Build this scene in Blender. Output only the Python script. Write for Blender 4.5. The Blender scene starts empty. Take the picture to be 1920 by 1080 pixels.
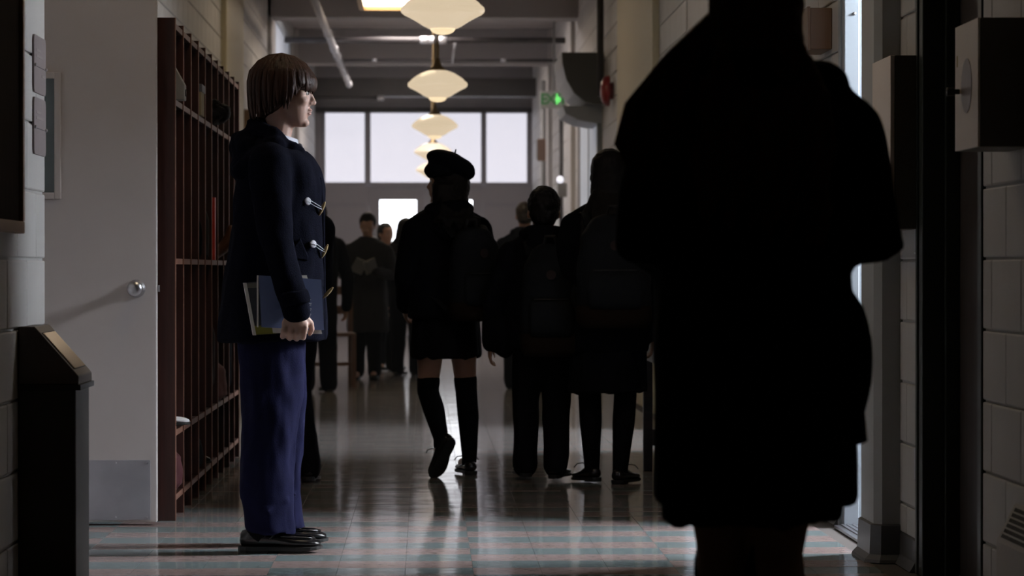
import bpy, bmesh, math, random
from mathutils import Vector, Matrix, Euler
random.seed(7)
PI = math.pi
scn = bpy.context.scene
col = scn.collection

# ------------------------------------------------------------------ camera
F_PX, CAM_H = 5480.0, 0.97          # focal length in pixels of a 1920 wide frame, eye height
VPX, VPY = 797.0, 505.0             # where the corridor axis vanishes in the photograph
cam_d = bpy.data.cameras.new('camera')
cam_d.sensor_width = 24.9
cam_d.lens = F_PX / 1920 * 24.9
cam_d.clip_end = 200
cam_d.dof.use_dof = True
cam_d.dof.focus_distance = 10.1
cam_d.dof.aperture_fstop = 4.4
cam = bpy.data.objects.new('camera', cam_d)
col.objects.link(cam)
cam.location = (0, 0, CAM_H)
cam.rotation_euler = (PI / 2 - math.atan((540 - VPY) / F_PX), 0, -math.atan((960 - VPX) / F_PX))
scn.camera = cam

# ------------------------------------------------------------------ world, exposure
w = bpy.data.worlds.new('world'); scn.world = w; w.use_nodes = True
w.node_tree.nodes['Background'].inputs[0].default_value = (0.62, 0.70, 0.85, 1)
w.node_tree.nodes['Background'].inputs[1].default_value = 0.30
vs = scn.view_settings
vs.view_transform = 'Standard'; vs.look = 'None'; vs.gamma = 1.0; vs.use_curve_mapping = False
vs.exposure = 0.0
try:
    scn.cycles.use_denoising = True
    scn.cycles.sample_clamp_indirect = 4.0
except Exception:
    pass
# light levels of the place (radiance of the glowing surfaces)
L_SIDE = 265.0       # daylight window of the first side room
L_SIDE_LOW = 170.0     # lower, softer window of the same room
L_SIDE_FAR = 60.0   # daylight windows of the side rooms further down
L_END = 0.76        # frosted panes over the end doors
L_END_DOOR = 4.0    # clear panes in the end doors
L_PANEL = 3.0       # amber framed ceiling light panels over the nearer corridor
L_PANEL_FAR = 20.0  # added unseen panels behind the far beams; half for the one in view
L_SHADE = 0.66      # opal pendant shades

def px(x, y, Y):
    """pixel of the photograph -> point at depth Y"""
    return Vector(((x - VPX) / F_PX * Y, Y, CAM_H - (y - VPY) / F_PX * Y))

# ------------------------------------------------------------------ materials
MATS = {}
def mat(name, color, rough=0.6, metal=0.0, emit=0.0, emit_col=None, var=0.0, vscale=8.0, vstretch=(1, 1, 1), bump=0.0, bscale=40.0,
        spec=0.5, sheen=0.0, trans=0.0, sss=0.0, color2=None, alpha=1.0, coat=0.0):
    if name in MATS: return MATS[name]
    m = bpy.data.materials.new(name); m.use_nodes = True
    nt = m.node_tree; b = nt.nodes['Principled BSDF']
    b.inputs['Base Color'].default_value = (*color, 1)
    b.inputs['Roughness'].default_value = rough
    b.inputs['Metallic'].default_value = metal
    b.inputs['Specular IOR Level'].default_value = spec
    if coat: b.inputs['Coat Weight'].default_value = coat; b.inputs['Coat Roughness'].default_value = 0.15
    if sheen: b.inputs['Sheen Weight'].default_value = sheen; b.inputs['Sheen Roughness'].default_value = 0.6
    if trans: b.inputs['Transmission Weight'].default_value = trans
    if sss:
        b.inputs['Subsurface Weight'].default_value = sss
        b.inputs['Subsurface Radius'].default_value = (0.01, 0.004, 0.002)
    if emit:
        b.inputs['Emission Strength'].default_value = emit
        b.inputs['Emission Color'].default_value = (*(emit_col or color), 1)
    if var or bump:
        tc = nt.nodes.new('ShaderNodeTexCoord'); mp = nt.nodes.new('ShaderNodeMapping')
        nt.links.new(tc.outputs['Object'], mp.inputs['Vector']); mp.inputs['Scale'].default_value = vstretch
    if var:
        n = nt.nodes.new('ShaderNodeTexNoise'); n.inputs['Scale'].default_value = vscale; n.inputs['Detail'].default_value = 5
        nt.links.new(mp.outputs[0], n.inputs['Vector'])
        r = nt.nodes.new('ShaderNodeValToRGB')
        r.color_ramp.elements[0].position = 0.3; r.color_ramp.elements[1].position = 0.7
        c2 = color2 or tuple(min(1, c * (1 + var)) for c in color)
        r.color_ramp.elements[0].color = (*[c * (1 - var) for c in color], 1)
        r.color_ramp.elements[1].color = (*c2, 1)
        nt.links.new(n.outputs[0], r.inputs[0]); nt.links.new(r.outputs[0], b.inputs['Base Color'])
    if bump:
        n2 = nt.nodes.new('ShaderNodeTexNoise'); n2.inputs['Scale'].default_value = bscale; n2.inputs['Detail'].default_value = 4
        nt.links.new(mp.outputs[0], n2.inputs['Vector'])
        bp = nt.nodes.new('ShaderNodeBump'); bp.inputs['Strength'].default_value = bump; bp.inputs['Distance'].default_value = 0.01
        nt.links.new(n2.outputs[0], bp.inputs['Height']); nt.links.new(bp.outputs[0], b.inputs['Normal'])
    MATS[name] = m
    return m

def tile_mat(name, c1, c2):
    m = bpy.data.materials.new(name); m.use_nodes = True
    nt = m.node_tree; b = nt.nodes['Principled BSDF']
    g = nt.nodes.new('ShaderNodeNewGeometry')
    mp = nt.nodes.new('ShaderNodeMapping'); mp.inputs['Scale'].default_value = (1.0, 2.2, 1.0)
    nt.links.new(g.outputs['Position'], mp.inputs['Vector'])
    n = nt.nodes.new('ShaderNodeTexNoise'); n.inputs['Scale'].default_value = 22; n.inputs['Detail'].default_value = 6; n.inputs['Roughness'].default_value = 0.7
    nt.links.new(mp.outputs[0], n.inputs['Vector'])
    r = nt.nodes.new('ShaderNodeValToRGB'); r.color_ramp.elements[0].position = 0.35; r.color_ramp.elements[1].position = 0.68
    r.color_ramp.elements[0].color = (*c1, 1); r.color_ramp.elements[1].color = (*c2, 1)
    nt.links.new(n.outputs[0], r.inputs[0])
    # waxed vinyl: clear gloss with a long lazy waviness that draws reflections out into streaks
    n2 = nt.nodes.new('ShaderNodeTexNoise'); n2.inputs['Scale'].default_value = 3.2; n2.inputs['Detail'].default_value = 2
    nt.links.new(g.outputs['Position'], n2.inputs['Vector'])
    bp = nt.nodes.new('ShaderNodeBump'); bp.inputs['Strength'].default_value = 0.16; bp.inputs['Distance'].default_value = 0.012
    nt.links.new(n2.outputs[0], bp.inputs['Height'])
    df = nt.nodes.new('ShaderNodeBsdfDiffuse'); gl = nt.nodes.new('ShaderNodeBsdfGlossy'); gl.inputs['Roughness'].default_value = 0.10
    nt.links.new(r.outputs[0], df.inputs['Color']); nt.links.new(bp.outputs[0], gl.inputs['Normal'])
    fr = nt.nodes.new('ShaderNodeFresnel'); fr.inputs['IOR'].default_value = 1.42
    mu = nt.nodes.new('ShaderNodeMath'); mu.operation = 'MULTIPLY'; mu.inputs[1].default_value = 0.85
    mx = nt.nodes.new('ShaderNodeMixShader'); nt.links.new(fr.outputs[0], mu.inputs[0]); nt.links.new(mu.outputs[0], mx.inputs[0])
    nt.links.new(df.outputs[0], mx.inputs[1]); nt.links.new(gl.outputs[0], mx.inputs[2]); nt.links.new(mx.outputs[0], nt.nodes['Material Output'].inputs['Surface'])
    nt.nodes.remove(b)
    MATS[name] = m
    return m

M_BLOCK = mat('painted block', (0.50, 0.485, 0.47), 0.5, var=0.06, vscale=3, bump=0.10, bscale=130)
M_MORTAR = mat('painted mortar', (0.40, 0.39, 0.38), 0.7)
M_PLASTER = mat('painted plaster', (0.47, 0.45, 0.44), 0.6, var=0.05, vscale=2)
M_CEIL = mat('ceiling paint', (0.46, 0.43, 0.43), 0.7, var=0.05, vscale=1.5)
M_BEAM = mat('beam paint', (0.36, 0.34, 0.345), 0.7)
M_DARKSTEEL = mat('dark painted steel', (0.045, 0.04, 0.042), 0.5)
M_PIPE = mat('grey pipe', (0.40, 0.39, 0.41), 0.45, 0.2)
M_PIPEBAND = mat('pipe band', (0.6, 0.6, 0.63), 0.35, 0.5)
M_FRAME = mat('dark green door frame', (0.030, 0.038, 0.034), 0.4)
M_LIGHTFRAME = mat('pale painted door frame', (0.33, 0.37, 0.41), 0.45)
M_DOOR = mat('pale door paint', (0.47, 0.435, 0.43), 0.45, var=0.03, vscale=3)
M_DOORB = mat('brown door', (0.030, 0.021, 0.016), 0.5, var=0.3, vscale=20, vstretch=(1, 1, 0.1))
M_STEEL = mat('brushed steel', (0.62, 0.62, 0.66), 0.28, 1.0)
M_KICK = mat('kick plate', (0.40, 0.40, 0.44), 0.42, 0.6, var=0.12, vscale=6)
M_GLASS_DARK = mat('dim door glass', (0.10, 0.13, 0.14), 0.08, spec=0.6)
M_ENDWALL = mat('end wall paint', (0.33, 0.315, 0.335), 0.6)
M_MULL = mat('mullion paint', (0.30, 0.29, 0.315), 0.5)
M_FROST = mat('frosted daylit glass', (0.8, 0.8, 0.85), 0.5, emit=L_END, emit_col=(0.90, 0.89, 1.0))
M_CLEAR = mat('daylit door glass', (0.8, 0.85, 0.9), 0.3, emit=L_END_DOOR, emit_col=(0.93, 0.95, 1.0))
M_SIDEWIN = mat('daylit side window', (0.8, 0.85, 0.9), 0.3, emit=L_SIDE, emit_col=(0.88, 0.93, 1.0))
M_SIDEWINF = mat('daylit side window far', (0.8, 0.85, 0.9), 0.3, emit=L_SIDE_FAR, emit_col=(0.88, 0.93, 1.0))
M_SIDEWINL = mat('daylit lower side window', (0.8, 0.85, 0.9), 0.3, emit=L_SIDE_LOW, emit_col=(0.86, 0.92, 1.0))
M_DAYPATCH = mat('glowing daylight patch', (0.46, 0.52, 0.62), 0.45, emit=0.14, emit_col=(0.80, 0.86, 1.0))  # dim glow standing in for bluish daylight on the far walls
M_WOOD = mat('red brown varnished wood', (0.036, 0.0105, 0.008), 0.45, var=0.35, vscale=9, vstretch=(6, 6, 0.5), coat=0.3)
M_WOODEDGE = mat('lit wood edge', (0.20, 0.095, 0.065), 0.45, var=0.2, vscale=14)  # light catching the locker front edges, put into the colour
M_WOOD2 = mat('dark table wood', (0.035, 0.018, 0.012), 0.4, var=0.3, vscale=9, vstretch=(1, 1, 6))
M_OAK = mat('oak trim', (0.26, 0.15, 0.075), 0.45, var=0.25, vscale=20, vstretch=(1, 0.2, 1))
M_BOARD = mat('dark board', (0.016, 0.009, 0.006), 0.95, spec=0.05, var=0.5, vscale=60, vstretch=(1, 4, 0.08))
M_BIN = mat('dark bronze bin', (0.040, 0.035, 0.033), 0.42, 0.3)
M_BINTOP = mat('brown bin hood', (0.085, 0.066, 0.058), 0.40, 0.35)
M_BINFLAP = mat('bronze bin flap', (0.52, 0.38, 0.22), 0.24, 0.9)
M_BLACK = mat('black rubber', (0.008, 0.008, 0.009), 0.6)
M_PLAQUE = mat('mauve plaque', (0.22, 0.18, 0.185), 0.4, var=0.08, vscale=12)
M_PLAQTXT = mat('plaque lettering', (0.32, 0.28, 0.28), 0.5)
M_BASE = mat('rubber baseboard', (0.085, 0.085, 0.09), 0.35)
M_BOXM = mat('beige metal box', (0.74, 0.65, 0.59), 0.4, var=0.05, vscale=4)
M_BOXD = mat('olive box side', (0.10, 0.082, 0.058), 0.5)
M_COLUMN = mat('column paint', (0.33, 0.335, 0.325), 0.45)
M_PILAST = mat('lamp warmed pilaster paint', (0.56, 0.49, 0.33), 0.5)  # warm lamp light on two pilasters, put into their colour
M_SHADE = mat('opal glass', (0.42, 0.38, 0.33), 0.22, emit=L_SHADE, emit_col=(1.0, 0.80, 0.55))
M_SHADEK = mat('opal glass tip', (0.42, 0.38, 0.33), 0.22, emit=L_SHADE * 1.5, emit_col=(1.0, 0.78, 0.48))
M_BRASS = mat('dull brass', (0.24, 0.17, 0.085), 0.38, 0.8)
M_AMBER = mat('amber light frame', (0.42, 0.26, 0.10), 0.45)
M_PANEL = mat('lit ceiling diffuser', (0.9, 0.85, 0.7), 0.5, emit=L_PANEL, emit_col=(1.0, 0.80, 0.52))
M_PANELF = mat('added far ceiling glow', (0.9, 0.85, 0.7), 0.5, emit=L_PANEL_FAR, emit_col=(1.0, 0.89, 0.84))
M_PANELM = mat('lit ceiling diffuser middle', (0.9, 0.85, 0.7), 0.5, emit=L_PANEL_FAR * 0.5, emit_col=(1.0, 0.84, 0.66))
M_RED = mat('red enamel', (0.30, 0.018, 0.02), 0.35)
M_EXITBOX = mat('exit sign case', (0.45, 0.46, 0.47), 0.5)
M_EXITG = mat('green sign letters', (0.02, 0.14, 0.04), 0.4, emit=0.07, emit_col=(0.12, 1.0, 0.20))
M_EXITL = mat('green sign lamp', (0.1, 0.6, 0.1), 0.4, emit=0.8, emit_col=(0.20, 1.0, 0.22))
M_WHITE = mat('white plastic', (0.72, 0.72, 0.74), 0.4)
M_GREY = mat('grey plastic', (0.20, 0.20, 0.20), 0.5)
# people
M_SKIN = mat('skin', (0.42, 0.265, 0.215), 0.5, sss=0.15, var=0.05, vscale=14, spec=0.35)
M_SKIN2 = mat('skin warm', (0.40, 0.22, 0.15), 0.5, var=0.05, vscale=14, spec=0.35)
M_EYE = mat('eye white', (0.62, 0.60, 0.58), 0.15)
M_IRIS = mat('iris', (0.03, 0.025, 0.02), 0.1)
M_LIP = mat('lips', (0.43, 0.23, 0.19), 0.5)
M_HAIR = mat('dark brown hair', (0.030, 0.013, 0.008), 0.5, var=0.5, vscale=34, vstretch=(1.6, 1.6, 0.35), bump=0.5, bscale=60, spec=0.15)
M_HAIRB = mat('black hair', (0.008, 0.006, 0.006), 0.6, var=0.4, vscale=30, bump=0.4, bscale=60, spec=0.2)
M_HAIRR = mat('auburn hair', (0.060, 0.020, 0.009), 0.6, var=0.5, vscale=30, vstretch=(2, 2, 0.2), bump=0.5, bscale=60, spec=0.2)
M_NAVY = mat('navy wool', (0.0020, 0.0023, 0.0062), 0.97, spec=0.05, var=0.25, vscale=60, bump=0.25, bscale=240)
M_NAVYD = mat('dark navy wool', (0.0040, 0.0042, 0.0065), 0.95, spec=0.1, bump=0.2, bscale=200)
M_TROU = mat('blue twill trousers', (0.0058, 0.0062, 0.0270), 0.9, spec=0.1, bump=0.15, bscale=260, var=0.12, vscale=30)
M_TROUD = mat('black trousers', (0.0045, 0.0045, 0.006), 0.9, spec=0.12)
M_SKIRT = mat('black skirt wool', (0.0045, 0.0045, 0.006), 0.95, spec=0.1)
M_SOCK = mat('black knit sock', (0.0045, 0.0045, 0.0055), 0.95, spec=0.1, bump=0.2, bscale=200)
M_SHIRT = mat('white cotton shirt', (0.60, 0.61, 0.68), 0.8)
M_TIE = mat('dark tie', (0.012, 0.012, 0.022), 0.7)
M_SHOE = mat('black leather', (0.009, 0.008, 0.009), 0.24, spec=0.6)
M_SOLE = mat('black sole', (0.007, 0.007, 0.007), 0.6)
M_HORN = mat('horn toggle', (0.30, 0.22, 0.11), 0.4, var=0.3, vscale=60)
M_CORD = mat('pale cord', (0.42, 0.42, 0.47), 0.7)
M_PACK = mat('slate nylon', (0.0055, 0.0065, 0.0085), 0.8, spec=0.2, bump=0.15, bscale=200)
M_PACKB = mat('brown suede', (0.014, 0.008, 0.0055), 0.9, spec=0.1)
M_BUCKLE = mat('dull steel buckle', (0.35, 0.35, 0.36), 0.4, 0.8)
M_PAPER = mat('page paper', (0.64, 0.62, 0.58), 0.8, var=0.06, vscale=120, vstretch=(0.1, 8, 0.1))
M_BLUEBOOK = mat('blue book cover', (0.14, 0.18, 0.33), 0.40)
M_DARKBOOK = mat('dark book cover', (0.035, 0.037, 0.045), 0.4, var=0.5, vscale=14)
M_OLIVE = mat('olive cover band', (0.19, 0.18, 0.025), 0.5)
M_PRINT = mat('white print', (0.62, 0.64, 0.72), 0.5)
M_TEAL = tile_mat('teal floor tile', (0.150, 0.192, 0.197), (0.225, 0.272, 0.276))
M_BROWN = tile_mat('brown floor tile', (0.265, 0.195, 0.182), (0.375, 0.290, 0.275))
M_GROUT = mat('tile joint', (0.10, 0.09, 0.085), 0.9, spec=0.1)

# ------------------------------------------------------------------ mesh helpers
def link(name, me, m=None, parent=None):
    o = bpy.data.objects.new(name, me); col.objects.link(o)
    if m is not None and me is not None:
        if len(me.materials): me.materials.clear()
        for k in (m if isinstance(m, (list, tuple)) else [m]): me.materials.append(k)
    if parent is not None: o.parent = parent
    return o
def obj(name, bm, m, parent=None, smooth=False, bevel=0.0):
    bmesh.ops.recalc_face_normals(bm, faces=bm.faces)
    if bevel:
        bmesh.ops.bevel(bm, geom=[e for e in bm.edges if len(e.link_faces) == 2 and e.calc_face_angle(0) > 0.6], offset=bevel, segments=2, profile=0.5, affect='EDGES')
    me = bpy.data.meshes.new(name); bm.to_mesh(me); bm.free()
    if smooth:
        for p in me.polygons: p.use_smooth = True
    return link(name, me, m, parent)
def tag(o, label, cat, group=None):
    o['label'] = label; o['category'] = cat
    if group: o['group'] = group
    return o
def thing(name, label, cat, loc=(0, 0, 0), rz=0, group=None):
    o = bpy.data.objects.new(name, None); col.objects.link(o); o.empty_display_size = 0.1
    o.location = loc; o.rotation_euler = (0, 0, rz)
    return tag(o, label, cat, group)
def struct(o, label=None):
    o['kind'] = 'structure'
    if label: o['label'] = label
    return o
def box(bm, x0, x1, y0, y1, z0, z1, mi=0):
    v = [bm.verts.new(p) for p in ((x0, y0, z0), (x1, y0, z0), (x1, y1, z0), (x0, y1, z0), (x0, y0, z1), (x1, y0, z1), (x1, y1, z1), (x0, y1, z1))]
    for f in ((3, 2, 1, 0), (4, 5, 6, 7), (0, 1, 5, 4), (1, 2, 6, 5), (2, 3, 7, 6), (3, 0, 4, 7)):
        bm.faces.new([v[i] for i in f]).material_index = mi
def bx(name, b, m, parent=None, bevel=0.0):
    bm = bmesh.new(); box(bm, *b)
    return obj(name, bm, m, parent, bevel=bevel)
def rings(bm, rs, cap=True, mi=0):
    vs_ = [[bm.verts.new(p) for p in r] for r in rs]
    n = len(vs_[0])
    for a, b in zip(vs_, vs_[1:]):
        for i in range(n):
            bm.faces.new((a[i], a[(i + 1) % n], b[(i + 1) % n], b[i])).material_index = mi
    if cap:
        bm.faces.new(vs_[0][::-1]).material_index = mi; bm.faces.new(vs_[-1]).material_index = mi
def frame_of(t, ref):
    t = t.normalized(); r = Vector(ref)
    if abs(t.dot(r)) > 0.97: r = Vector((1, 0, 0)) if abs(t.x) < 0.9 else Vector((0, 1, 0))
    a = r.cross(t).normalized(); b = t.cross(a).normalized()
    return a, b
def tube(bm, pts, radii, n=10, ref=(0, 0, 1), round_ends=True, mi=0):
    """tube through points; a radius is a number or (across ref, along ref)"""
    P = [Vector(p) for p in pts]; R = [(r, r) if isinstance(r, (int, float)) else r for r in radii]
    rs = []
    T = []
    for i in range(len(P)):
        T.append(((P[i] - P[i - 1]).normalized() if i else Vector()) + ((P[i + 1] - P[i]).normalized() if i < len(P) - 1 else Vector()))
    a = None
    for i, p in enumerate(P):
        tt = T[i].normalized()
        if a is None: a, b = frame_of(tt, ref)
        else:
            a = (a - tt * a.dot(tt)).normalized(); b = tt.cross(a).normalized()
        ring = lambda c, k: [c + a * R[i][0] * k * math.cos(2 * PI * j / n) + b * R[i][1] * k * math.sin(2 * PI * j / n) for j in range(n)]
        t = T[i].normalized(); rm = min(R[i])
        if i == 0 and round_ends:
            rs.append(ring(p - t * rm * 0.85, 0.45)); rs.append(ring(p - t * rm * 0.5, 0.82))
        rs.append(ring(p, 1))
        if i == len(P) - 1 and round_ends:
            rs.append(ring(p + t * rm * 0.5, 0.82)); rs.append(ring(p + t * rm * 0.85, 0.45))
    rings(bm, rs, mi=mi)
def loft(bm, secs, n=24, pw=2.0, mi=0):
    """stack of horizontal superellipses (cx, cy, z, rx, ry[, tilt in x])"""
    rs = []
    for s in secs:
        cx, cy, z, rx, ry = s[:5]; tl = s[5] if len(s) > 5 else 0
        r = []
        for j in range(n):
            c, q = math.cos(2 * PI * j / n), math.sin(2 * PI * j / n)
            e = 2.0 / pw
            X = math.copysign(abs(c) ** e, c) * rx; Y = math.copysign(abs(q) ** e, q) * ry
            r.append((cx + X, cy + Y, z + X * tl))
        rs.append(r)
    rings(bm, rs, mi=mi)
def ell(bm, c, r, n=14, m=9, rot=None, mi=0):
    R = rot.to_matrix() if rot else Matrix.Identity(3)
    rs = []
    for i in range(m + 1):
        th = PI * (0.04 + 0.92 * i / m)
        rs.append([Vector(c) + R @ Vector((r[0] * math.sin(th) * math.cos(2 * PI * j / n), r[1] * math.sin(th) * math.sin(2 * PI * j / n), r[2] * math.cos(th))) for j in range(n)])
    rings(bm, rs, mi=mi)
def lathe(bm, prof, c=(0, 0, 0), n=32, axis='z', mi=0):
    rs = []
    for r, h in prof:
        r = max(r, 1e-4)
        rr = []
        for j in range(n):
            a, b = r * math.cos(2 * PI * j / n), r * math.sin(2 * PI * j / n)
            rr.append({'z': (c[0] + a, c[1] + b, c[2] + h), 'x': (c[0] + h, c[1] + a, c[2] + b), 'y': (c[0] + a, c[1] + h, c[2] + b)}[axis])
        rs.append(rr)
    rings(bm, rs, mi=mi)
TEX = {}
def cloud(size):
    if size not in TEX:
        t = bpy.data.textures.new('folds', 'CLOUDS'); t.noise_scale = size; t.noise_depth = 1; TEX[size] = t
    return TEX[size]
def fused(name, bm, m, parent, voxel=0.01, smooth=4, folds=0.0, fsize=0.12, stretch=None, tris=None):
    """overlapping closed shapes fused into one continuous skin"""
    bmesh.ops.recalc_face_normals(bm, faces=bm.faces)
    me = bpy.data.meshes.new(name); bm.to_mesh(me); bm.free()
    o = bpy.data.objects.new(name, me); col.objects.link(o)
    r = o.modifiers.new('r', 'REMESH'); r.mode = 'VOXEL'; r.voxel_size = voxel
    if smooth:
        s = o.modifiers.new('s', 'SMOOTH'); s.iterations = smooth; s.factor = 0.5
    if folds:
        d = o.modifiers.new('d', 'DISPLACE'); d.texture = cloud(fsize); d.strength = folds; d.mid_level = 0.5; d.texture_coords = 'LOCAL'
        if stretch:
            e = bpy.data.objects.new('tmp', None); col.objects.link(e); e.scale = stretch
            d.texture_coords = 'OBJECT'; d.texture_coords_object = e
    if tris:
        k = o.modifiers.new('k', 'DECIMATE'); k.ratio = tris
    dg = bpy.context.evaluated_depsgraph_get(); dg.update()
    me2 = bpy.data.meshes.new_from_object(o.evaluated_get(dg))
    me2.name = name
    if folds and stretch: bpy.data.objects.remove(e)
    bpy.data.objects.remove(o); bpy.data.meshes.remove(me)
    for p in me2.polygons: p.use_smooth = True
    return link(name, me2, m, parent)
def text_mesh(name, body, size, m, parent, depth=0.002, loc=(0, 0, 0), rot=(0, 0, 0), sx=1.0):
    c = bpy.data.curves.new('t', 'FONT'); c.body = body; c.size = size; c.extrude = depth; c.align_x = 'CENTER'; c.align_y = 'CENTER'
    o = bpy.data.objects.new('t', c); col.objects.link(o)
    dg = bpy.context.evaluated_depsgraph_get(); dg.update()
    me = bpy.data.meshes.new_from_object(o.evaluated_get(dg)); bpy.data.objects.remove(o)
    q = link(name, me, m, parent); q.location = loc; q.rotation_euler = rot; q.scale = (sx, 1, 1)
    return q

# ================================================================== THE SETTING
XL, XLN, XR = -1.62, -1.16, 1.58     # far left wall, near left wall, right wall
YEND, ZC = 43.0, 3.95

# ---- floor: base slab, 300 nearest tiles in view, the rest as one part
T = 0.219; TX0 = 0.155; TY0 = 11.03
floor = struct(bx('floor', (-2.0, 3.4, -3.2, YEND + 0.1, -0.10, -0.0035), M_GROUT))
bmt = bmesh.new()
def tile_shape(bm, x0, y0, mi, jit=0.0):
    g = 0.0005; c = 0.0004
    rs = [[(x0 + g, y0 + g, -0.004), (x0 + T - g, y0 + g, -0.004), (x0 + T - g, y0 + T - g, -0.004), (x0 + g, y0 + T - g, -0.004)],
          [(x0 + g, y0 + g, -c), (x0 + T - g, y0 + g, -c), (x0 + T - g, y0 + T - g, -c), (x0 + g, y0 + T - g, -c)],
          [(x0 + g + c, y0 + g + c, 0), (x0 + T - g - c, y0 + g + c, 0), (x0 + T - g - c, y0 + T - g - c, 0), (x0 + g + c, y0 + T - g - c, 0)]]
    if jit:
        h = [random.uniform(-1, 1) * jit for _ in range(4)]
        rs[2] = [(x, y, z + h[i]) for i, (x, y, z) in enumerate(rs[2])]
    rings(bm, rs, mi=mi)
bm1 = bmesh.new(); tile_shape(bm1, 0, 0, 0)
tile_me = {}
for k, m_ in ((0, M_TEAL), (1, M_BROWN)):
    me = bpy.data.meshes.new('tile'); bm1.to_mesh(me); me.materials.append(m_); tile_me[k] = me
bm1.free()
near_tiles = []
for j in range(-66, 146):
    for i in range(-9, 7):
        x0, y0 = TX0 + i * T, TY0 - T * (j + 1) if False else TY0 + j * T
        if y0 > YEND - 0.05 or x0 + T > XR + 0.02: continue
        k = ((j + (i // 3)) % 2)
        k = 1 - k if True else k
        if 9.0 < y0 + T and y0 < 13.4 and len(near_tiles) < 300: near_tiles.append((x0, y0, k))
        else: tile_shape(bmt, x0, y0, k, 0.00022)
for x0, y0, k in near_tiles:
    o = link('tile', tile_me[k], None, floor); o.location = (x0, y0, random.uniform(-0.0001, 0.0001))
    o.rotation_euler = (random.gauss(0, 0.0020), random.gauss(0, 0.0009), 0)
o = obj('tile', bmt, [M_TEAL, M_BROWN], floor); o['kind'] = 'stuff'

# ---- block walls
BH, BL = 0.2, 0.4
block_cache = {}
def block_shape(bm, u0, u1, z0, z1, side, X):
    g, c, d = 0.004, 0.004, 0.008
    s = -1 if side == 'R' else 1
    def r(e, h): return [(X + s * h, u0 + e, z0 + e), (X + s * h, u1 - e, z0 + e), (X + s * h, u1 - e, z1 - e), (X + s * h, u0 + e, z1 - e)]
    rings(bm, [r(g, 0), r(g, d - c * 0.6), r(g + c, d)])
def block_wall(wall, side, X, y0, y1, zmin=0.0, zmax=ZC, limit=300, skip=None, ybest=None, u_off=0.0):
    cand = []
    nrow = int(math.ceil((zmax - 0) / BH))
    for r in range(nrow):
        z0, z1 = r * BH, min((r + 1) * BH, zmax)
        if z1 <= zmin + 0.01: continue
        u = y0 - ((BL / 2 if r % 2 else 0) + u_off) % BL
        while u < y1 - 0.01:
            a, b = max(u, y0), min(u + BL, y1)
            if b - a > 0.03 and not (skip and skip((a + b) / 2, (z0 + z1) / 2)): cand.append((a, b, max(z0, zmin), z1))
            u += BL
    vis = lambda q: (505 - F_PX * (q[2] - CAM_H) / q[0] > -10) if q[0] > 1 else False
    cand.sort(key=lambda q: (0 if (q[0] > 6.5 and vis(q)) else 1, q[0]))
    first, rest = cand[:limit], cand[limit:]
    for a, b, z0, z1 in first:
        key = (side, round(b - a, 3), round(z1 - z0, 3))
        if key not in block_cache:
            bm = bmesh.new(); block_shape(bm, 0, b - a, 0, z1 - z0, side, 0)
            bmesh.ops.recalc_face_normals(bm, faces=bm.faces)
            me = bpy.data.meshes.new('block'); bm.to_mesh(me); bm.free(); me.materials.append(M_BLOCK); block_cache[key] = me
        o = link('block', block_cache[key], None, wall); o.location = (X, a, z0)
    if rest:
        bm = bmesh.new()
        for a, b, z0, z1 in rest: block_shape(bm, a, b, z0, z1, side, X)
        o = obj('block', bm, M_BLOCK, wall); o['kind'] = 'stuff'

# left wall near the camera
wl = struct(bx('wall_left', (XLN - 0.25, XLN, -3.0, 8.9, 0, ZC), M_MORTAR))
block_wall(wl, 'L', XLN, 5.3, 8.9, limit=120)
ret = struct(bx('wall_left', (-2.05, XLN - 0.25, 8.72, 8.9, 0, ZC), M_PLASTER))
struct(bx('wall_left', (-2.05, -1.95, 8.9, 11.20, 0, ZC), M_PLASTER))
struct(bx('wall_left', (-1.95, XL, 11.20, 11.34, 0, ZC), M_PLASTER))
wl2 = struct(bx('wall_left', (XL - 0.25, XL, 11.34, YEND, 0, ZC), M_MORTAR))
block_wall(wl2, 'L', XL, 11.34, YEND, limit=260, zmin=0.1, skip=lambda u, z: u < 15.3 and z < 1.9)
# right wall pieces
def right_wall(y0, y1, limit):
    q = struct(bx('wall_right', (XR, XR + 0.2, y0, y1, 0, ZC), M_MORTAR))
    block_wall(q, 'R', XR, max(y0, 5.4), y1, limit=limit, zmin=0.1, u_off=0.13)
    return q
right_wall(-3.0, 8.20, 120)
right_wall(9.23, 9.93, 60)
right_wall(10.98, 15.6, 200)
right_wall(17.6, YEND, 220)
for a, b in ((8.20, 9.23), (9.93, 10.98), (15.6, 17.6)):
    struct(bx('wall_right', (XR, XR + 0.2, a, b, 2.2, ZC), M_PLASTER))
struct(bx('wall_back', (-1.5, XR + 0.2, -3.2, -3.0, 0, ZC), M_PLASTER))
struct(bx('ceiling', (-2.05, XR + 0.3, -3.2, YEND + 0.2, ZC, ZC + 0.15), M_CEIL))
# baseboards
def baseboard(name, side, y0, y1, X):
    bm = bmesh.new(); s = -1 if side == 'R' else 1
    prof = [(0, 0.0), (0.030, 0.0), (0.022, 0.012), (0.012, 0.03), (0.010, 0.098), (0.0, 0.104)]
    rings(bm, [[(X + s * p, y0, z) for p, z in prof], [(X + s * p, y1, z) for p, z in prof]])
    return struct(obj(name, bm, M_BASE))
baseboard('baseboard_right', 'R', -3, 8.12, XR)
baseboard('baseboard_right', 'R', 9.31, 9.63, XR)
baseboard('baseboard_right', 'R', 11.05, 15.55, XR)
baseboard('baseboard_right', 'R', 17.65, YEND, XR)
baseboard('baseboard_left', 'L', -3, 8.9, XLN)
baseboard('baseboard_left', 'L', 15.3, YEND, XL)
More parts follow.
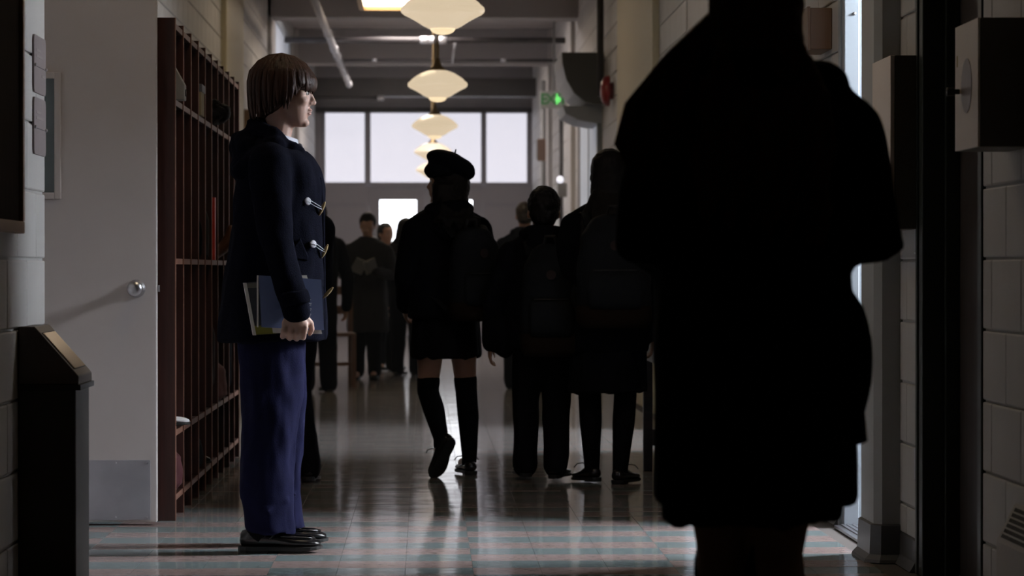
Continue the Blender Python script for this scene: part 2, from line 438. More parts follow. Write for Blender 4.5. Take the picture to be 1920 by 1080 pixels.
# chamfered column between the dark door and the lit doorway
bm = bmesh.new()
cp = [(XR, 9.63), (1.512, 9.63), (1.488, 9.66), (1.488, 9.93), (XR, 9.93)]
rings(bm, [[(x, y, 0) for x, y in cp], [(x, y, ZC) for x, y in cp]])
colm = struct(obj('trim_1', bm, M_COLUMN), 'grey chamfered column between dark door and bright doorway')
bm = bmesh.new()
def coff(e): return [(XR, 9.63 - e), (1.512 - e * 0.4, 9.63 - e), (1.488 - e, 9.66 - e * 0.4), (1.488 - e, 9.93), (XR, 9.93)]
rings(bm, [[(x, y, z) for x, y in coff(e)] for e, z in ((0.034, 0.0), (0.030, 0.010), (0.014, 0.026), (0.010, 0.122), (0.001, 0.126))])
obj('baseboard', bm, M_BASE, colm)

# door 1: dark recessed door on the right
d1 = struct(bx('door_1', (XR + 0.10, XR + 0.145, 8.22, 9.21, 0.01, 2.16), M_DOORB), 'dark brown door set deep in a dark green frame')
for nm, b in (('frame_jamb', (XR - 0.014, XR + 0.10, 9.165, 9.235, 0, 2.2)), ('frame_jamb', (XR - 0.014, XR + 0.10, 8.195, 8.25, 0, 2.2)), ('frame_head', (XR - 0.014, XR + 0.10, 8.25, 9.165, 2.13, 2.2)),
              ('frame_stop', (XR + 0.055, XR + 0.10, 9.14, 9.165, 0, 2.13)), ('frame_casing', (XR - 0.02, XR - 0.0, 9.235, 9.265, 0, 2.23))):
    bx(nm, b, M_FRAME, d1, bevel=0.004)
for z in (0.30, 1.03, 1.8):
    hb = bmesh.new(); lathe(hb, [(0.007, 0), (0.007, 0.1)], (XR - 0.012, 9.285, z), 8); lathe(hb, [(0.009, -0.006), (0.004, -0.012)], (XR - 0.012, 9.285, z), 8)
    obj('hinge', hb, M_STEEL, d1)
for z in (0.45, 0.95):
    bx('hinge_leaf', (XR + 0.094, XR + 0.10, 8.60, 8.625, z, z + 0.1), M_BUCKLE, d1)
# door 2: the bright open doorway
d2 = struct(bx('door_2', (XR + 0.02, XR + 0.2, 9.93, 9.945, 0, 2.2), M_LIGHTFRAME), 'open doorway with pale painted steel frame and ribbed threshold')
bx('frame_jamb', (XR - 0.008, XR + 0.05, 10.93, 10.985, 0, 2.2), M_LIGHTFRAME, d2, bevel=0.004)
bx('frame_jamb', (XR + 0.05, XR + 0.2, 10.955, 10.985, 0, 2.2), M_LIGHTFRAME, d2)
bx('frame_casing', (XR - 0.016, XR - 0.002, 10.985, 11.04, 0, 2.24), M_LIGHTFRAME, d2, bevel=0.003)
bx('frame_head', (XR - 0.008, XR + 0.2, 9.945, 10.93, 2.14, 2.2), M_LIGHTFRAME, d2)
bm = bmesh.new(); box(bm, 1.535, 1.80, 9.95, 10.925, 0.0, 0.010)
th = obj('threshold', bm, M_STEEL, d2)
bm = bmesh.new()
for k in range(11): box(bm, 1.56 + k * 0.021, 1.57 + k * 0.021, 9.95, 10.925, 0.010, 0.014)
obj('threshold_rib', bm, M_STEEL, th)['kind'] = 'stuff'
bm = bmesh.new(); lathe(bm, [(0.006, 0), (0.006, -0.004), (0.003, -0.006)], (XR + 0.03, 10.93, 1.93), 10, 'y'); obj('screw', bm, M_STEEL, d2)
# side rooms that the daylight comes through
def side_room(n, y0, y1, xw, wins, xin=XR + 0.2, zt=3.0):
    for b in ((xin, xw, y0 - 0.12, y0, 0, zt), (xin, xw, y1, y1 + 0.12, 0, zt)):
        struct(bx('wall_side_room', b, M_PLASTER))
    struct(bx('ceiling', (xin, xw + 0.12, y0, y1, zt, zt + 0.1), M_CEIL))
    if xw > 3.4: struct(bx('floor', (3.4, xw, y0, y1, -0.1, 0.0), M_GROUT))
    u = y0
    for wy, wz, m in wins:
        struct(bx('wall_side_room', (xw, xw + 0.12, u, wy[0], 0, zt), M_PLASTER)); u = wy[1]
        for q in ((0, wz[0]), (wz[1], zt)): struct(bx('wall_side_room', (xw, xw + 0.12, wy[0], wy[1], q[0], q[1]), M_PLASTER))
        wn = struct(bx('window_%d' % n, (xw + 0.05, xw + 0.06, wy[0], wy[1], wz[0], wz[1]), m), 'bright daylit window of the side room'); n += 1
        bm = bmesh.new()
        for b in ((xw + 0.02, xw + 0.06, wy[0], wy[0] + 0.025, wz[0], wz[1]), (xw + 0.02, xw + 0.06, wy[1] - 0.025, wy[1], wz[0], wz[1]), (xw + 0.02, xw + 0.06, wy[0], wy[1], wz[0], wz[0] + 0.03), (xw + 0.02, xw + 0.06, wy[0], wy[1], wz[1] - 0.03, wz[1])): box(bm, *b)
        obj('window_frame', bm, M_LIGHTFRAME, wn)
    struct(bx('wall_side_room', (xw, xw + 0.12, u, y1, 0, zt), M_PLASTER))
side_room(4, 9.2, 12.6, 3.3, [((10.12, 10.72), (2.40, 3.20), M_SIDEWIN), ((10.85, 11.22), (1.30, 2.30), M_SIDEWINL)], zt=3.5)
side_room(6, 14.6, 18.8, 4.2, [((15.6, 17.2), (1.4, 2.7), M_SIDEWINF)])
d3 = struct(bx('door_3', (XR - 0.01, XR + 0.2, 15.60, 15.66, 0, 2.2), M_LIGHTFRAME), 'wide open doorway further down the right wall')
bx('frame_jamb', (XR - 0.01, XR + 0.2, 17.54, 17.6, 0, 2.2), M_LIGHTFRAME, d3)
bx('frame_head', (XR - 0.01, XR + 0.2, 15.66, 17.54, 2.14, 2.2), M_LIGHTFRAME, d3)
# daylight on the far right wall, made as an added glowing panel with frame
d4 = struct(bx('door_4', (XR - 0.03, XR - 0.005, 26.1, 29.2, 0, 2.75), M_DAYPATCH), 'added pale blue glowing panel for daylight on the far right wall')
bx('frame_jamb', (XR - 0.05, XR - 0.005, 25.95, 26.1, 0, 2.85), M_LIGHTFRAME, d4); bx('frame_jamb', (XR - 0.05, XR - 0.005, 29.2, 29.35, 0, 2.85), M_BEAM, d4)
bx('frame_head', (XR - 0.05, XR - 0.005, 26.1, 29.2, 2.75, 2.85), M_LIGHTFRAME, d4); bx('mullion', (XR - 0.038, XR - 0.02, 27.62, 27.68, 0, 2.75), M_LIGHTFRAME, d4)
d8 = struct(bx('window_7', (XL + 0.010, XL + 0.03, 30.9, 34.2, 0.9, 3.6), M_DAYPATCH), 'added pale blue glowing panel for daylight on the far left wall')  # bluish daylight on the left wall, put in as a framed glowing panel
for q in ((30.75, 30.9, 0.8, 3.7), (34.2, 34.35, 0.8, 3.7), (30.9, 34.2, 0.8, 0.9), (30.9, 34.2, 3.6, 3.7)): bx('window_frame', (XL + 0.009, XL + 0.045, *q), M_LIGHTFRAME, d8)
# pilasters
n = 2
for side, ya, yb, m_ in (('R', 19.6, 23.2, M_PILAST), ('R', 30.6, 31.4, M_PLASTER), ('R', 36.2, 36.9, M_PLASTER), ('L', 23.2, 25.4, M_PILAST), ('L', 30.0, 30.7, M_PLASTER), ('L', 36.2, 36.9, M_PLASTER)):
    b = (XR - 0.055, XR - 0.006, ya, yb, 0.0, ZC) if side == 'R' else (XL + 0.006, XL + 0.05, ya, yb, 0.0, ZC)
    struct(bx('trim_%d' % n, b, m_, bevel=0.006)); n += 1
# ceiling beams
for ya, yb, zb in ((6.0, 6.4, 3.55), (18.0, 18.4, 3.55), (24.0, 24.4, 3.55), (30.0, 30.4, 3.55), (36.3, 36.7, 3.52)):
    struct(bx('trim_%d' % n, (XL, XR, ya, yb, zb, ZC), M_BEAM, bevel=0.01)); n += 1
struct(bx('trim_%d' % n, (XL, XR, 41.4, 41.7, 3.42, 3.68), M_DARKSTEEL)); n += 1

# ---- end wall with transom windows and double doors
E = lambda x: (x - VPX) / F_PX * YEND
EZ = lambda y: CAM_H - (y - VPY) / F_PX * YEND
zt0, zt1 = EZ(342), EZ(212)
panes = [(E(610), E(684)), (E(695), E(902)), (E(912), E(988))]
struct(bx('wall_end', (XL, XR, YEND, YEND + 0.2, zt1 + 0.06, ZC), M_ENDWALL))
for a, b in ((XL, E(604)), (E(994), XR)):
    struct(bx('wall_end', (a, b, YEND, YEND + 0.2, 0, zt1 + 0.06), M_ENDWALL))
for a, b in ((E(604), E(692)), (E(905), E(994))):
    q = struct(bx('wall_end', (a, b, YEND + 0.02, YEND + 0.2, 0, zt0 - 0.06), M_ENDWALL))
    bx('panel_rail', (a + 0.05, b - 0.05, YEND - 0.0, YEND + 0.02, zt0 - 0.36, zt0 - 0.30), M_MULL, q)
for i, (a, b) in enumerate(panes):
    wn = struct(bx('window_%d' % (i + 1), (a, b, YEND + 0.08, YEND + 0.09, zt0, zt1), M_FROST), 'frosted transom pane over the end doors, ' + ('left', 'centre', 'right')[i])
    for q in ((a - 0.042, a, YEND + 0.0, YEND + 0.1, zt0 - 0.03, zt1 + 0.03), (b, b + 0.042, YEND + 0.0, YEND + 0.1, zt0 - 0.03, zt1 + 0.03), (a, b, YEND + 0.0, YEND + 0.1, zt0 - 0.06, zt0), (a, b, YEND + 0.0, YEND + 0.1, zt1, zt1 + 0.06)):
        bx('window_frame', q, M_MULL, wn)
struct(bx('trim_%d' % n, (XL, XR, YEND - 0.12, YEND, zt1 + 0.0, zt1 + 0.07), M_DARKSTEEL)); n += 1
dz1 = zt0 - 0.10
for i, (a, b) in enumerate(((E(693), E(798)), (E(799), E(904)))):
    w0, w1 = (E(712), E(781)) if i == 0 else (E(817), E(886))
    z0, z1 = EZ(455), EZ(375)
    bm = bmesh.new()
    for q in ((a, w0, YEND + 0.05, YEND + 0.1, 0.01, dz1), (w1, b, YEND + 0.05, YEND + 0.1, 0.01, dz1), (w0, w1, YEND + 0.05, YEND + 0.1, 0.01, z0), (w0, w1, YEND + 0.05, YEND + 0.1, z1, dz1)): box(bm, *q)
    dd = struct(obj('door_%d' % (5 + i), bm, M_ENDWALL), 'grey exit door leaf with a bright window, ' + ('left leaf' if i == 0 else 'right leaf'))
    bx('pane', (w0, w1, YEND + 0.07, YEND + 0.08, z0, z1), M_CLEAR, dd)
    bm = bmesh.new()
    for q in ((w0 - 0.02, w0, YEND + 0.035, YEND + 0.05, z0 - 0.02, z1 + 0.02), (w1, w1 + 0.02, YEND + 0.035, YEND + 0.05, z0 - 0.02, z1 + 0.02), (w0, w1, YEND + 0.035, YEND + 0.05, z0 - 0.02, z0), (w0, w1, YEND + 0.035, YEND + 0.05, z1, z1 + 0.02)): box(bm, *q)
    obj('glazing_bead', bm, M_MULL, dd)
    bm = bmesh.new(); tube(bm, [(a + 0.08, YEND - 0.02, 1.0), (b - 0.08, YEND - 0.02, 1.0)], [0.018, 0.018], 8); obj('push_bar', bm, M_STEEL, dd)
struct(bx('wall_end', (E(692), E(905), YEND + 0.02, YEND + 0.2, dz1 + 0.005, zt0 - 0.06), M_MULL))
struct(bx('wall_end', (XL, XR, YEND + 0.21, YEND + 0.25, 0, ZC), M_ENDWALL))

# ================================================================== FIXTURES ON CEILING AND WALLS
# pendants
def pendant(Y, label):
    z = 2.29
    t = thing('pendant_lamp', label, 'pendant lamp', (0.09, Y, z), 0, 'opal pendants down the corridor')
    bm = bmesh.new()
    lathe(bm, [(0.048, 0.104), (0.075, 0.100), (0.12, 0.083), (0.165, 0.055), (0.185, 0.040), (0.197, 0.026), (0.212, 0.014), (0.215, 0.0), (0.211, -0.012), (0.200, -0.022),
               (0.175, -0.034), (0.135, -0.056), (0.098, -0.080), (0.072, -0.093), (0.062, -0.094)], n=40)
    sh = obj('lamp_shade', bm, M_SHADE, t, True)
    bm = bmesh.new(); lathe(bm, [(0.064, -0.090), (0.063, -0.100), (0.052, -0.112), (0.034, -0.120), (0.012, -0.124)], n=28)
    obj('shade_tip', bm, M_SHADEK, sh, True)
    bm = bmesh.new(); lathe(bm, [(0.060, 0.100), (0.056, 0.112), (0.030, 0.135), (0.018, 0.165), (0.013, 0.19)], n=20); obj('fitter', bm, M_BRASS, t, True)
    bm = bmesh.new(); lathe(bm, [(0.010, 0.18), (0.010, ZC - z - 0.02)], n=10); obj('stem', bm, M_BRASS, t)
    bm = bmesh.new(); lathe(bm, [(0.012, ZC - z - 0.06), (0.06, ZC - z - 0.03), (0.065, ZC - z)], n=20); obj('canopy', bm, M_BRASS, t, True)
for k, lb in enumerate(('white glass pendant lamp nearest to the camera, cut by the top edge', 'second white glass pendant lamp down the corridor on a brass stem', 'third white glass pendant lamp, in front of the transom window',
                        'fourth white glass pendant lamp, small, just above the beret', 'farthest small white glass pendant lamp half behind the beret')):
    pendant(0.43 * F_PX * (0.00633 + 0.00255 * k), lb)
# amber framed ceiling light panels (one is in view, the row continues over the nearer corridor)
def panel(Y, x0, x1, label, ly=1.6, m=M_PANEL, dr=0.30):
    t = thing('ceiling_light', label, 'ceiling light', ((x0 + x1) / 2, Y, ZC), 0, 'amber framed ceiling lights')
    hw = (x1 - x0) / 2
    for q in ((-hw, hw, -ly / 2, -ly / 2 + 0.05), (-hw, hw, ly / 2 - 0.05, ly / 2), (-hw, -hw + 0.05, -ly / 2 + 0.05, ly / 2 - 0.05), (hw - 0.05, hw, -ly / 2 + 0.05, ly / 2 - 0.05)):
        bx('frame_bar', (*q, -dr - 0.09, -dr), M_AMBER, t)
    bx('diffuser', (-hw + 0.05, hw - 0.05, -ly / 2 + 0.05, ly / 2 - 0.05, -dr - 0.05, -dr - 0.03), m, t)
    bx('back_plate', (-hw + 0.05, hw - 0.05, -ly / 2 + 0.05, ly / 2 - 0.05, -dr - 0.012, -dr - 0.002), M_BEAM, t)
    for sx in (-1, 1):
        for sy in ((-1, 1) if dr > 0.05 else ()): bx('hanger', (sx * (hw - 0.03) - 0.006, sx * (hw - 0.03) + 0.006, sy * (ly / 2 - 0.03) - 0.006, sy * (ly / 2 - 0.03) + 0.006, -dr, 0), M_DARKSTEEL, t)
panel(28.5, -0.655, 0.215, 'amber framed lit ceiling light behind the nearest pendant', m=M_PANELM)
panel(22.5, -0.655, 0.215, 'amber framed ceiling light above the frame, beyond the lockers')
panel(32.0, -0.655, 0.215, 'added unseen light panel behind the first far beam', m=M_PANELF, dr=0.0)  # added out of sight to brighten the far ceiling and walls
panel(38.0, -0.655, 0.215, 'added unseen light panel behind the second far beam', m=M_PANELF, dr=0.0)  # second added panel, unseen, lifts the light near the end wall
panel(16.5, -0.655, 0.215, 'amber framed ceiling light above the frame, over the walking pupils')
panel(10.0, -0.655, 0.215, 'amber framed ceiling light above the frame, over the waiting boy')
# pipes
def pipe(label, pts, r, m=M_DARKSTEEL, bands=(), name='pipe'):
    t = thing(name, label, 'pipe', pts[0]); o0 = Vector(pts[0])
    bm = bmesh.new(); tube(bm, [Vector(p) - o0 for p in pts], [r] * len(pts), 10, round_ends=False); obj('run', bm, m, t, True)
    for f in bands:
        d = Vector(pts[-1]) - o0; p = d * f; q = d.normalized() * r * 1.6
        bm = bmesh.new(); tube(bm, [p - q, p + q], [r * 1.25] * 2, 10, round_ends=False); obj('clamp', bm, M_PIPEBAND, t, True)
    return t
pipe('thick dark pipe crossing the whole ceiling behind the second pendant', [(-1.55, 32.3, 3.50), (1.55, 32.3, 3.50)], 0.034, bands=(0.5, 0.53, 0.56))
pipe('thin dark pipe crossing the ceiling below the thick one', [(E(645) * 34 / 43, 34, 3.40), (E(1060) * 34 / 43, 34, 3.40)], 0.018, bands=(0.14, 0.72))
pipe('pale banded pipe running lengthwise under the left ceiling', [(-1.0, 20, 3.40), (-1.0, 38.6, 3.40)], 0.038, M_PIPE, bands=(0.55, 0.66, 0.72, 0.8, 0.86, 0.93, 0.99))
pipe('short pale capped pipe near the end wall under the beam', [(-1.6, 41.0, 3.37), (-0.60, 41.0, 3.37)], 0.03, M_DARKSTEEL, bands=(0.98,))
pipe('short pale hanger rod beside the second pendant stem', [px(848, 118, 33.9), px(853, 82, 33.0)], 0.012, M_PIPEBAND)
pipe('dark hooked conduit dropping beside the right transom pane', [px(1014, 210, 40), px(1018, 212, 40), px(1020, 270, 40), px(1023, 278, 40), px(1030, 279, 40)], 0.028, name='conduit')
pipe('long thin dark conduit down the right wall below the exit sign', [(XR - 0.03, 33.3, 2.75), (XR - 0.03, 33.3, 1.25)], 0.022, name='conduit')
pipe('grey conduit with a box on the right wall near the end', [(XR - 0.04, 37.6, 3.4), (XR - 0.04, 37.6, 0.9)], 0.045, M_GREY, name='conduit')
pipe('dark conduit running down to the red fire bell', [(XR - 0.08, 25.0, 3.9), (XR - 0.08, 25.0, 2.45)], 0.03, name='conduit')
t = thing('junction_box', 'small brown junction box on the grey conduit', 'junction box', (XR - 0.069, 37.45, 2.5))
bx('body', (-0.07, 0.06, -0.06, 0.06, -0.14, 0.14), mat('brown box paint', (0.25, 0.16, 0.12), 0.5), t, bevel=0.004); bx('cover', (-0.08, -0.07, -0.05, 0.05, -0.12, 0.12), M_GREY, t)
t = thing('wall_light', 'small round white wall light on a grey bracket, right wall', 'wall light', (XR - 0.005, 31.9, 1.92))
bm = bmesh.new(); ell(bm, (-0.10, 0, 0.03), (0.04, 0.04, 0.04)); obj('globe', bm, mat('small globe', (0.8, 0.8, 0.9), 0.3, emit=0.9, emit_col=(0.9, 0.9, 1)), t, True)
bx('bracket', (-0.13, 0, -0.04, 0.04, -0.16, -0.01), M_GREY, t, bevel=0.004)
# exit sign
t = thing('exit_sign', 'grey exit sign with green letters hung at the right', 'exit sign', px(1039, 187, 31.6))
hw, hh = 26.5 / F_PX * 31.6, 16 / F_PX * 31.6
bx('case', (-hw, hw, -0.03, 0.03, -hh, hh), M_EXITBOX, t, bevel=0.006)
bx('hanger', (-0.01, 0.01, -0.01, 0.01, hh, ZC - px(0, 187, 31.6).z), M_GREY, t)
for ch, x_, m_ in (('E', -0.108, M_EXITG), ('X', -0.036, M_EXITG), ('I', 0.030, M_EXITL), ('T', 0.094, M_EXITG)):
    text_mesh('letter', ch, 0.165, m_, t, 0.004, (x_, -0.033, 0), (PI / 2, 0, 0))
bm = bmesh.new(); lathe(bm, [(0.030, 0), (0.024, -0.012), (0.008, -0.016)], (0.042, -0.036, 0), 14, 'y'); obj('indicator_lamp', bm, M_EXITL, t, True)
# curved cabinet heater on the right wall
t = thing('cabinet_heater', 'grey round-bellied unit heater high on the right wall', 'heater', (XR - 0.009, 25.7, 2.42))
prof = [(0, 0.46), (-0.37, 0.46), (-0.365, 0.36), (-0.33, 0.22), (-0.26, 0.10), (-0.16, 0.02), (-0.08, 0.0), (0, 0.0)]
bm = bmesh.new(); rings(bm, [[(x, 0, z) for x, z in prof], [(x, 1.5, z) for x, z in prof]]); obj('housing', bm, mat('heater shell', (0.30, 0.31, 0.34), 0.45), t, bevel=0.006)
bm = bmesh.new(); rings(bm, [[(x * 0.985, -0.012, z * 0.985 + 0.003) for x, z in prof], [(x * 0.985, 0, z * 0.985 + 0.003) for x, z in prof]]); obj('end_plate', bm, mat('heater end', (0.10, 0.10, 0.095), 0.5), t)
bm = bmesh.new(); prof2 = [(x * 0.7, -z * 0.5 + 0.0) for x, z in ((-0.5, 0), (-0.46, 0.14), (-0.30, 0.25), (-0.1, 0.3), (0, 0.3), (0, 0))]
rings(bm, [[(x, 0.2, z) for x, z in prof2], [(x, 1.3, z) for x, z in prof2]]); obj('deflector', bm, mat('heater belly', (0.42, 0.46, 0.52), 0.5), t)
# red fire bell
t = thing('fire_bell', 'red round fire alarm bell on the right wall', 'fire bell', (XR - 0.009, 24.4, 2.46))
bm = bmesh.new(); lathe(bm, [(0.125, -0.03), (0.13, -0.045), (0.12, -0.075), (0.08, -0.10), (0.02, -0.108)], n=28, axis='x'); obj('gong', bm, M_RED, t, True)
bm = bmesh.new(); lathe(bm, [(0.07, 0), (0.07, -0.04)], n=20, axis='x'); obj('back_box', bm, M_RED, t)

# framed boards
t = thing('display_case', 'dark wooden notice board with oak frame at the left edge', 'notice board', (XLN + 0.009, 7.4, 1.07))
bx('board', (0, 0.018, -1.0, 0.80, 0.03, 1.28), M_BOARD, t)
bx('frame_bar', (0, 0.030, -1.02, 0.83, 0.0, 0.034), M_OAK, t, bevel=0.003); bx('frame_bar', (0, 0.030, -1.02, 0.83, 1.27, 1.30), M_OAK, t, bevel=0.003)
bx('frame_bar', (0, 0.030, 0.80, 0.83, 0.034, 1.27), M_OAK, t, bevel=0.003); bx('frame_bar', (0, 0.030, -1.02, -0.99, 0.034, 1.27), M_OAK, t, bevel=0.003)
t = thing('notice_board', 'brown framed notice board on left wall beyond the lockers', 'notice board', (XL + 0.009, 25.9, 1.3))
bx('cork_panel', (0, 0.03, 0, 2.0, 0.04, 1.02), mat('cork', (0.20, 0.11, 0.055), 0.8, var=0.2, vscale=30), t)
for q in ((0, 0.07, -0.06, 2.06, 1.02, 1.08), (0, 0.07, -0.06, 2.06, -0.02, 0.04), (0, 0.07, -0.06, 0, 0.04, 1.02), (0, 0.07, 2.0, 2.06, 0.04, 1.02)): bx('frame_bar', q, M_OAK, t, bevel=0.003)
# two plaques
def plaque(z0, z1, label, nlines):
    t = thing('wall_plaque', label, 'plaque', (XLN + 0.008, 8.615, z0), 0, 'door plaques on the near left wall')
    W_, H_ = 0.265, z1 - z0; r = 0.02
    pts = []
    for cx, cz, a0 in ((W_ - r, H_ - r, 0), (r, H_ - r, 90), (r, r, 180), (W_ - r, r, 270)):
        for k in range(6): a = math.radians(a0 + k * 18); pts.append((cx + r * math.cos(a), cz + r * math.sin(a)))
    bm = bmesh.new(); rings(bm, [[(0, y, z) for y, z in pts], [(0.006, y, z) for y, z in pts]]); pl = obj('plate', bm, M_PLAQUE, t)
    bx('groove', (0.006, 0.0068, 0.0, W_, H_ * 0.455, H_ * 0.465), M_BLACK, pl)
    for y in (0.012, W_ - 0.012):
        bm = bmesh.new(); lathe(bm, [(0.006, 0.006), (0.005, 0.011), (0.001, 0.012)], (0, y, H_ * 0.47), 10, 'x'); obj('screw', bm, M_STEEL, t)
    for y0, y1, f in ((0.05, 0.15, 0.72), (0.05, 0.20, 0.62), (0.17, 0.24, 0.30))[:nlines]:
        bx('raised_lettering', (0.006, 0.0066, y0, y1, H_ * f, H_ * f + 0.008), M_PLAQTXT, pl)
plaque(1.492, 1.662, 'upper of two mauve wall plaques left of the door', 3)
plaque(1.310, 1.478, 'lower of two mauve wall plaques left of the door', 2)
# bin
t = thing('waste_bin', 'dark bronze slope-top waste bin against the left wall', 'waste bin', (XLN + 0.010, 8.30, 0))
W_, D_ = 0.33, 0.166
bm = bmesh.new(); box(bm, 0, D_ - 0.004, 0.004, W_ - 0.004, 0.0, 0.635); obj('body', bm, M_BIN, t, bevel=0.004)
bx('rim_band', (-0.0, D_ + 0.010, -0.005, W_ + 0.005, 0.628, 0.643), M_BLACK, t)
bm = bmesh.new(); hp = [(0, 0.643), (D_ + 0.004, 0.643), (D_ + 0.004, 0.668), (0.046, 0.808), (0, 0.808)]
rings(bm, [[(x, 0, z) for x, z in hp], [(x, W_, z) for x, z in hp]]); hood = obj('hood', bm, [M_BINTOP], t, bevel=0.003)
d = Vector((D_ + 0.004 - 0.046, 0, 0.668 - 0.808)); nrm = Vector((-d.z, 0, d.x)).normalized(); nrm = -nrm if nrm.z < 0 else nrm
def hoodslab(name, f0, f1, y0, y1, h, m_):
    bm = bmesh.new(); base = Vector((0.046, 0, 0.808))
    a, b = base + d * f0, base + d * f1
    rings(bm, [[a + Vector((0, y0, 0)), b + Vector((0, y0, 0)), b + Vector((0, y1, 0)), a + Vector((0, y1, 0))],
               [a + nrm * h + Vector((0, y0, 0)), b + nrm * h + Vector((0, y0, 0)), b + nrm * h + Vector((0, y1, 0)), a + nrm * h + Vector((0, y1, 0))]])
    return obj(name, bm, m_, hood)
hoodslab('flap_surround', 0.13, 0.87, 0.03, W_ - 0.03, 0.0012, M_BLACK); hoodslab('flap', 0.15, 0.86, 0.037, W_ - 0.037, 0.0035, M_BINFLAP)
# beige open door on the left
dl = struct(bx('door_7', (-1.93, -1.016, 11.10, 11.145, 0.012, 2.15), M_DOOR, bevel=0.003), 'pale beige door standing open across the left side')
def vis_frame(y0, y1, o):
    for q in ((-1.66, -1.635, y0, y1, 1.235, 1.715), (-1.40, -1.375, y0, y1, 1.235, 1.715), (-1.635, -1.40, y0, y1, 1.235, 1.26), (-1.635, -1.40, y0, y1, 1.69, 1.715)): bx('vision_panel_frame', q, M_DOOR, o, bevel=0.003)
vis_frame(11.085, 11.10, dl)
bx('vision_panel', (-1.635, -1.40, 11.094, 11.10, 1.26, 1.69), M_GLASS_DARK, dl)
kp = bx('kick_plate', (-1.90, -1.040, 11.096, 11.10, 0.022, 0.248), M_KICK, dl)
for x in (-1.88, -1.64, -1.40, -1.31, -1.17, -1.052):
    for z in (0.032, 0.238):
        bm = bmesh.new(); lathe(bm, [(0.004, 0), (0.003, -0.003)], (x, 11.096, z), 8, 'y'); obj('screw', bm, M_STEEL, kp)
bm = bmesh.new(); lathe(bm, [(0.034, 0), (0.034, -0.008), (0.018, -0.014), (0.014, -0.035), (0.024, -0.045), (0.030, -0.060), (0.026, -0.074), (0.010, -0.078)], (-1.092, 11.10, 0.897), 24, 'y'); kn = obj('knob', bm, M_STEEL, dl, True)
bx('latch', (-1.016, -1.006, 11.114, 11.130, 0.885, 0.910), M_STEEL, dl)
for z in (0.25, 1.1, 1.95):
    bm = bmesh.new(); lathe(bm, [(0.008, 0), (0.008, 0.1)], (-1.935, 11.148, z), 8); obj('hinge', bm, M_STEEL, dl)
# boxes on the right wall
t = thing('electrical_box', 'near beige box on the right wall with round plate and knob', 'electrical box', (XR - 0.009, 7.50, 1.286))
bx('body', (-0.140, 0, 0, 0.325, 0, 0.334), M_BOXD, t, bevel=0.003)
dr = bx('door', (-0.146, -0.140, 0.001, 0.324, 0.001, 0.333), M_BOXM, t)
bm = bmesh.new(); lathe(bm, [(0.072, -0.146), (0.072, -0.1475)], (0, 0.155, 0.167), 32, 'x'); obj('round_plate', bm, M_PLAQUE, dr)
bm = bmesh.new(); lathe(bm, [(0.007, -0.146), (0.007, -0.158), (0.012, -0.160), (0.012, -0.178), (0.009, -0.181)], (0, 0.262, 0.158), 14, 'x'); obj('knob', bm, M_BLACK, dr)
bm = bmesh.new(); box(bm, -0.1466, -0.146, 0.285, 0.300, 0.225, 0.255); obj('paint_mark', bm, mat('yellow mark', (0.35, 0.25, 0.05), 0.6), dr)
t = thing('cabinet_box', 'taller beige metal cabinet on the wall beside the column', 'wall cabinet', (XR - 0.009, 9.245, 1.098))
bx('body', (-0.078, 0, 0.0, 0.375, 0, 0.552), M_BOXD, t, bevel=0.002); bx('door', (-0.094, -0.080, 0.0, 0.375, 0, 0.552), M_BOXM, t, bevel=0.002)
t = thing('wall_box', 'small brown box on wall seen beside dark hair', 'electrical box', (XR - 0.009, 11.25, 1.82))
bx('body', (-0.085, 0, 0, 0.3, 0, 0.16), mat('brown metal', (0.16, 0.085, 0.045), 0.5), t, bevel=0.003); bx('lid', (-0.095, -0.085, -0.004, 0.304, -0.004, 0.164), mat('brown metal', (0.16, 0.085, 0.045)), t)
# slanted white grille unit at the lower right
t = thing('floor_heater', 'pale slant-top convector grille at the lower right corner', 'heater', (XR - 0.036, 5.6, 0))
cw = mat('convector enamel', (0.42, 0.39, 0.35), 0.45)
hp = [(0, 0), (-0.050, 0), (-0.050, 0.26), (0, 0.36)]
bm = bmesh.new(); rings(bm, [[(x, 0, z) for x, z in hp], [(x, 2.0, z) for x, z in hp]]); cs = obj('casing', bm, cw, t)
bm = bmesh.new(); dn = Vector((0.050, 0, 0.10)); nn = Vector((-0.10, 0, 0.050)).normalized() * 0.0012
for k in range(94):
    for r in range(6):
        a = Vector((-0.050, 0.05 + k * 0.0205, 0.26)) + dn * (0.12 + r * 0.135); tt = dn * 0.09; yy = Vector((0, 0.013, 0))
        rings(bm, [[a + nn, a + nn + yy, a + tt + nn + yy, a + tt + nn], [a - nn, a - nn + yy, a + tt - nn + yy, a + tt - nn]])
o = obj('grille_slot', bm, M_BLACK, cs); o['kind'] = 'stuff'

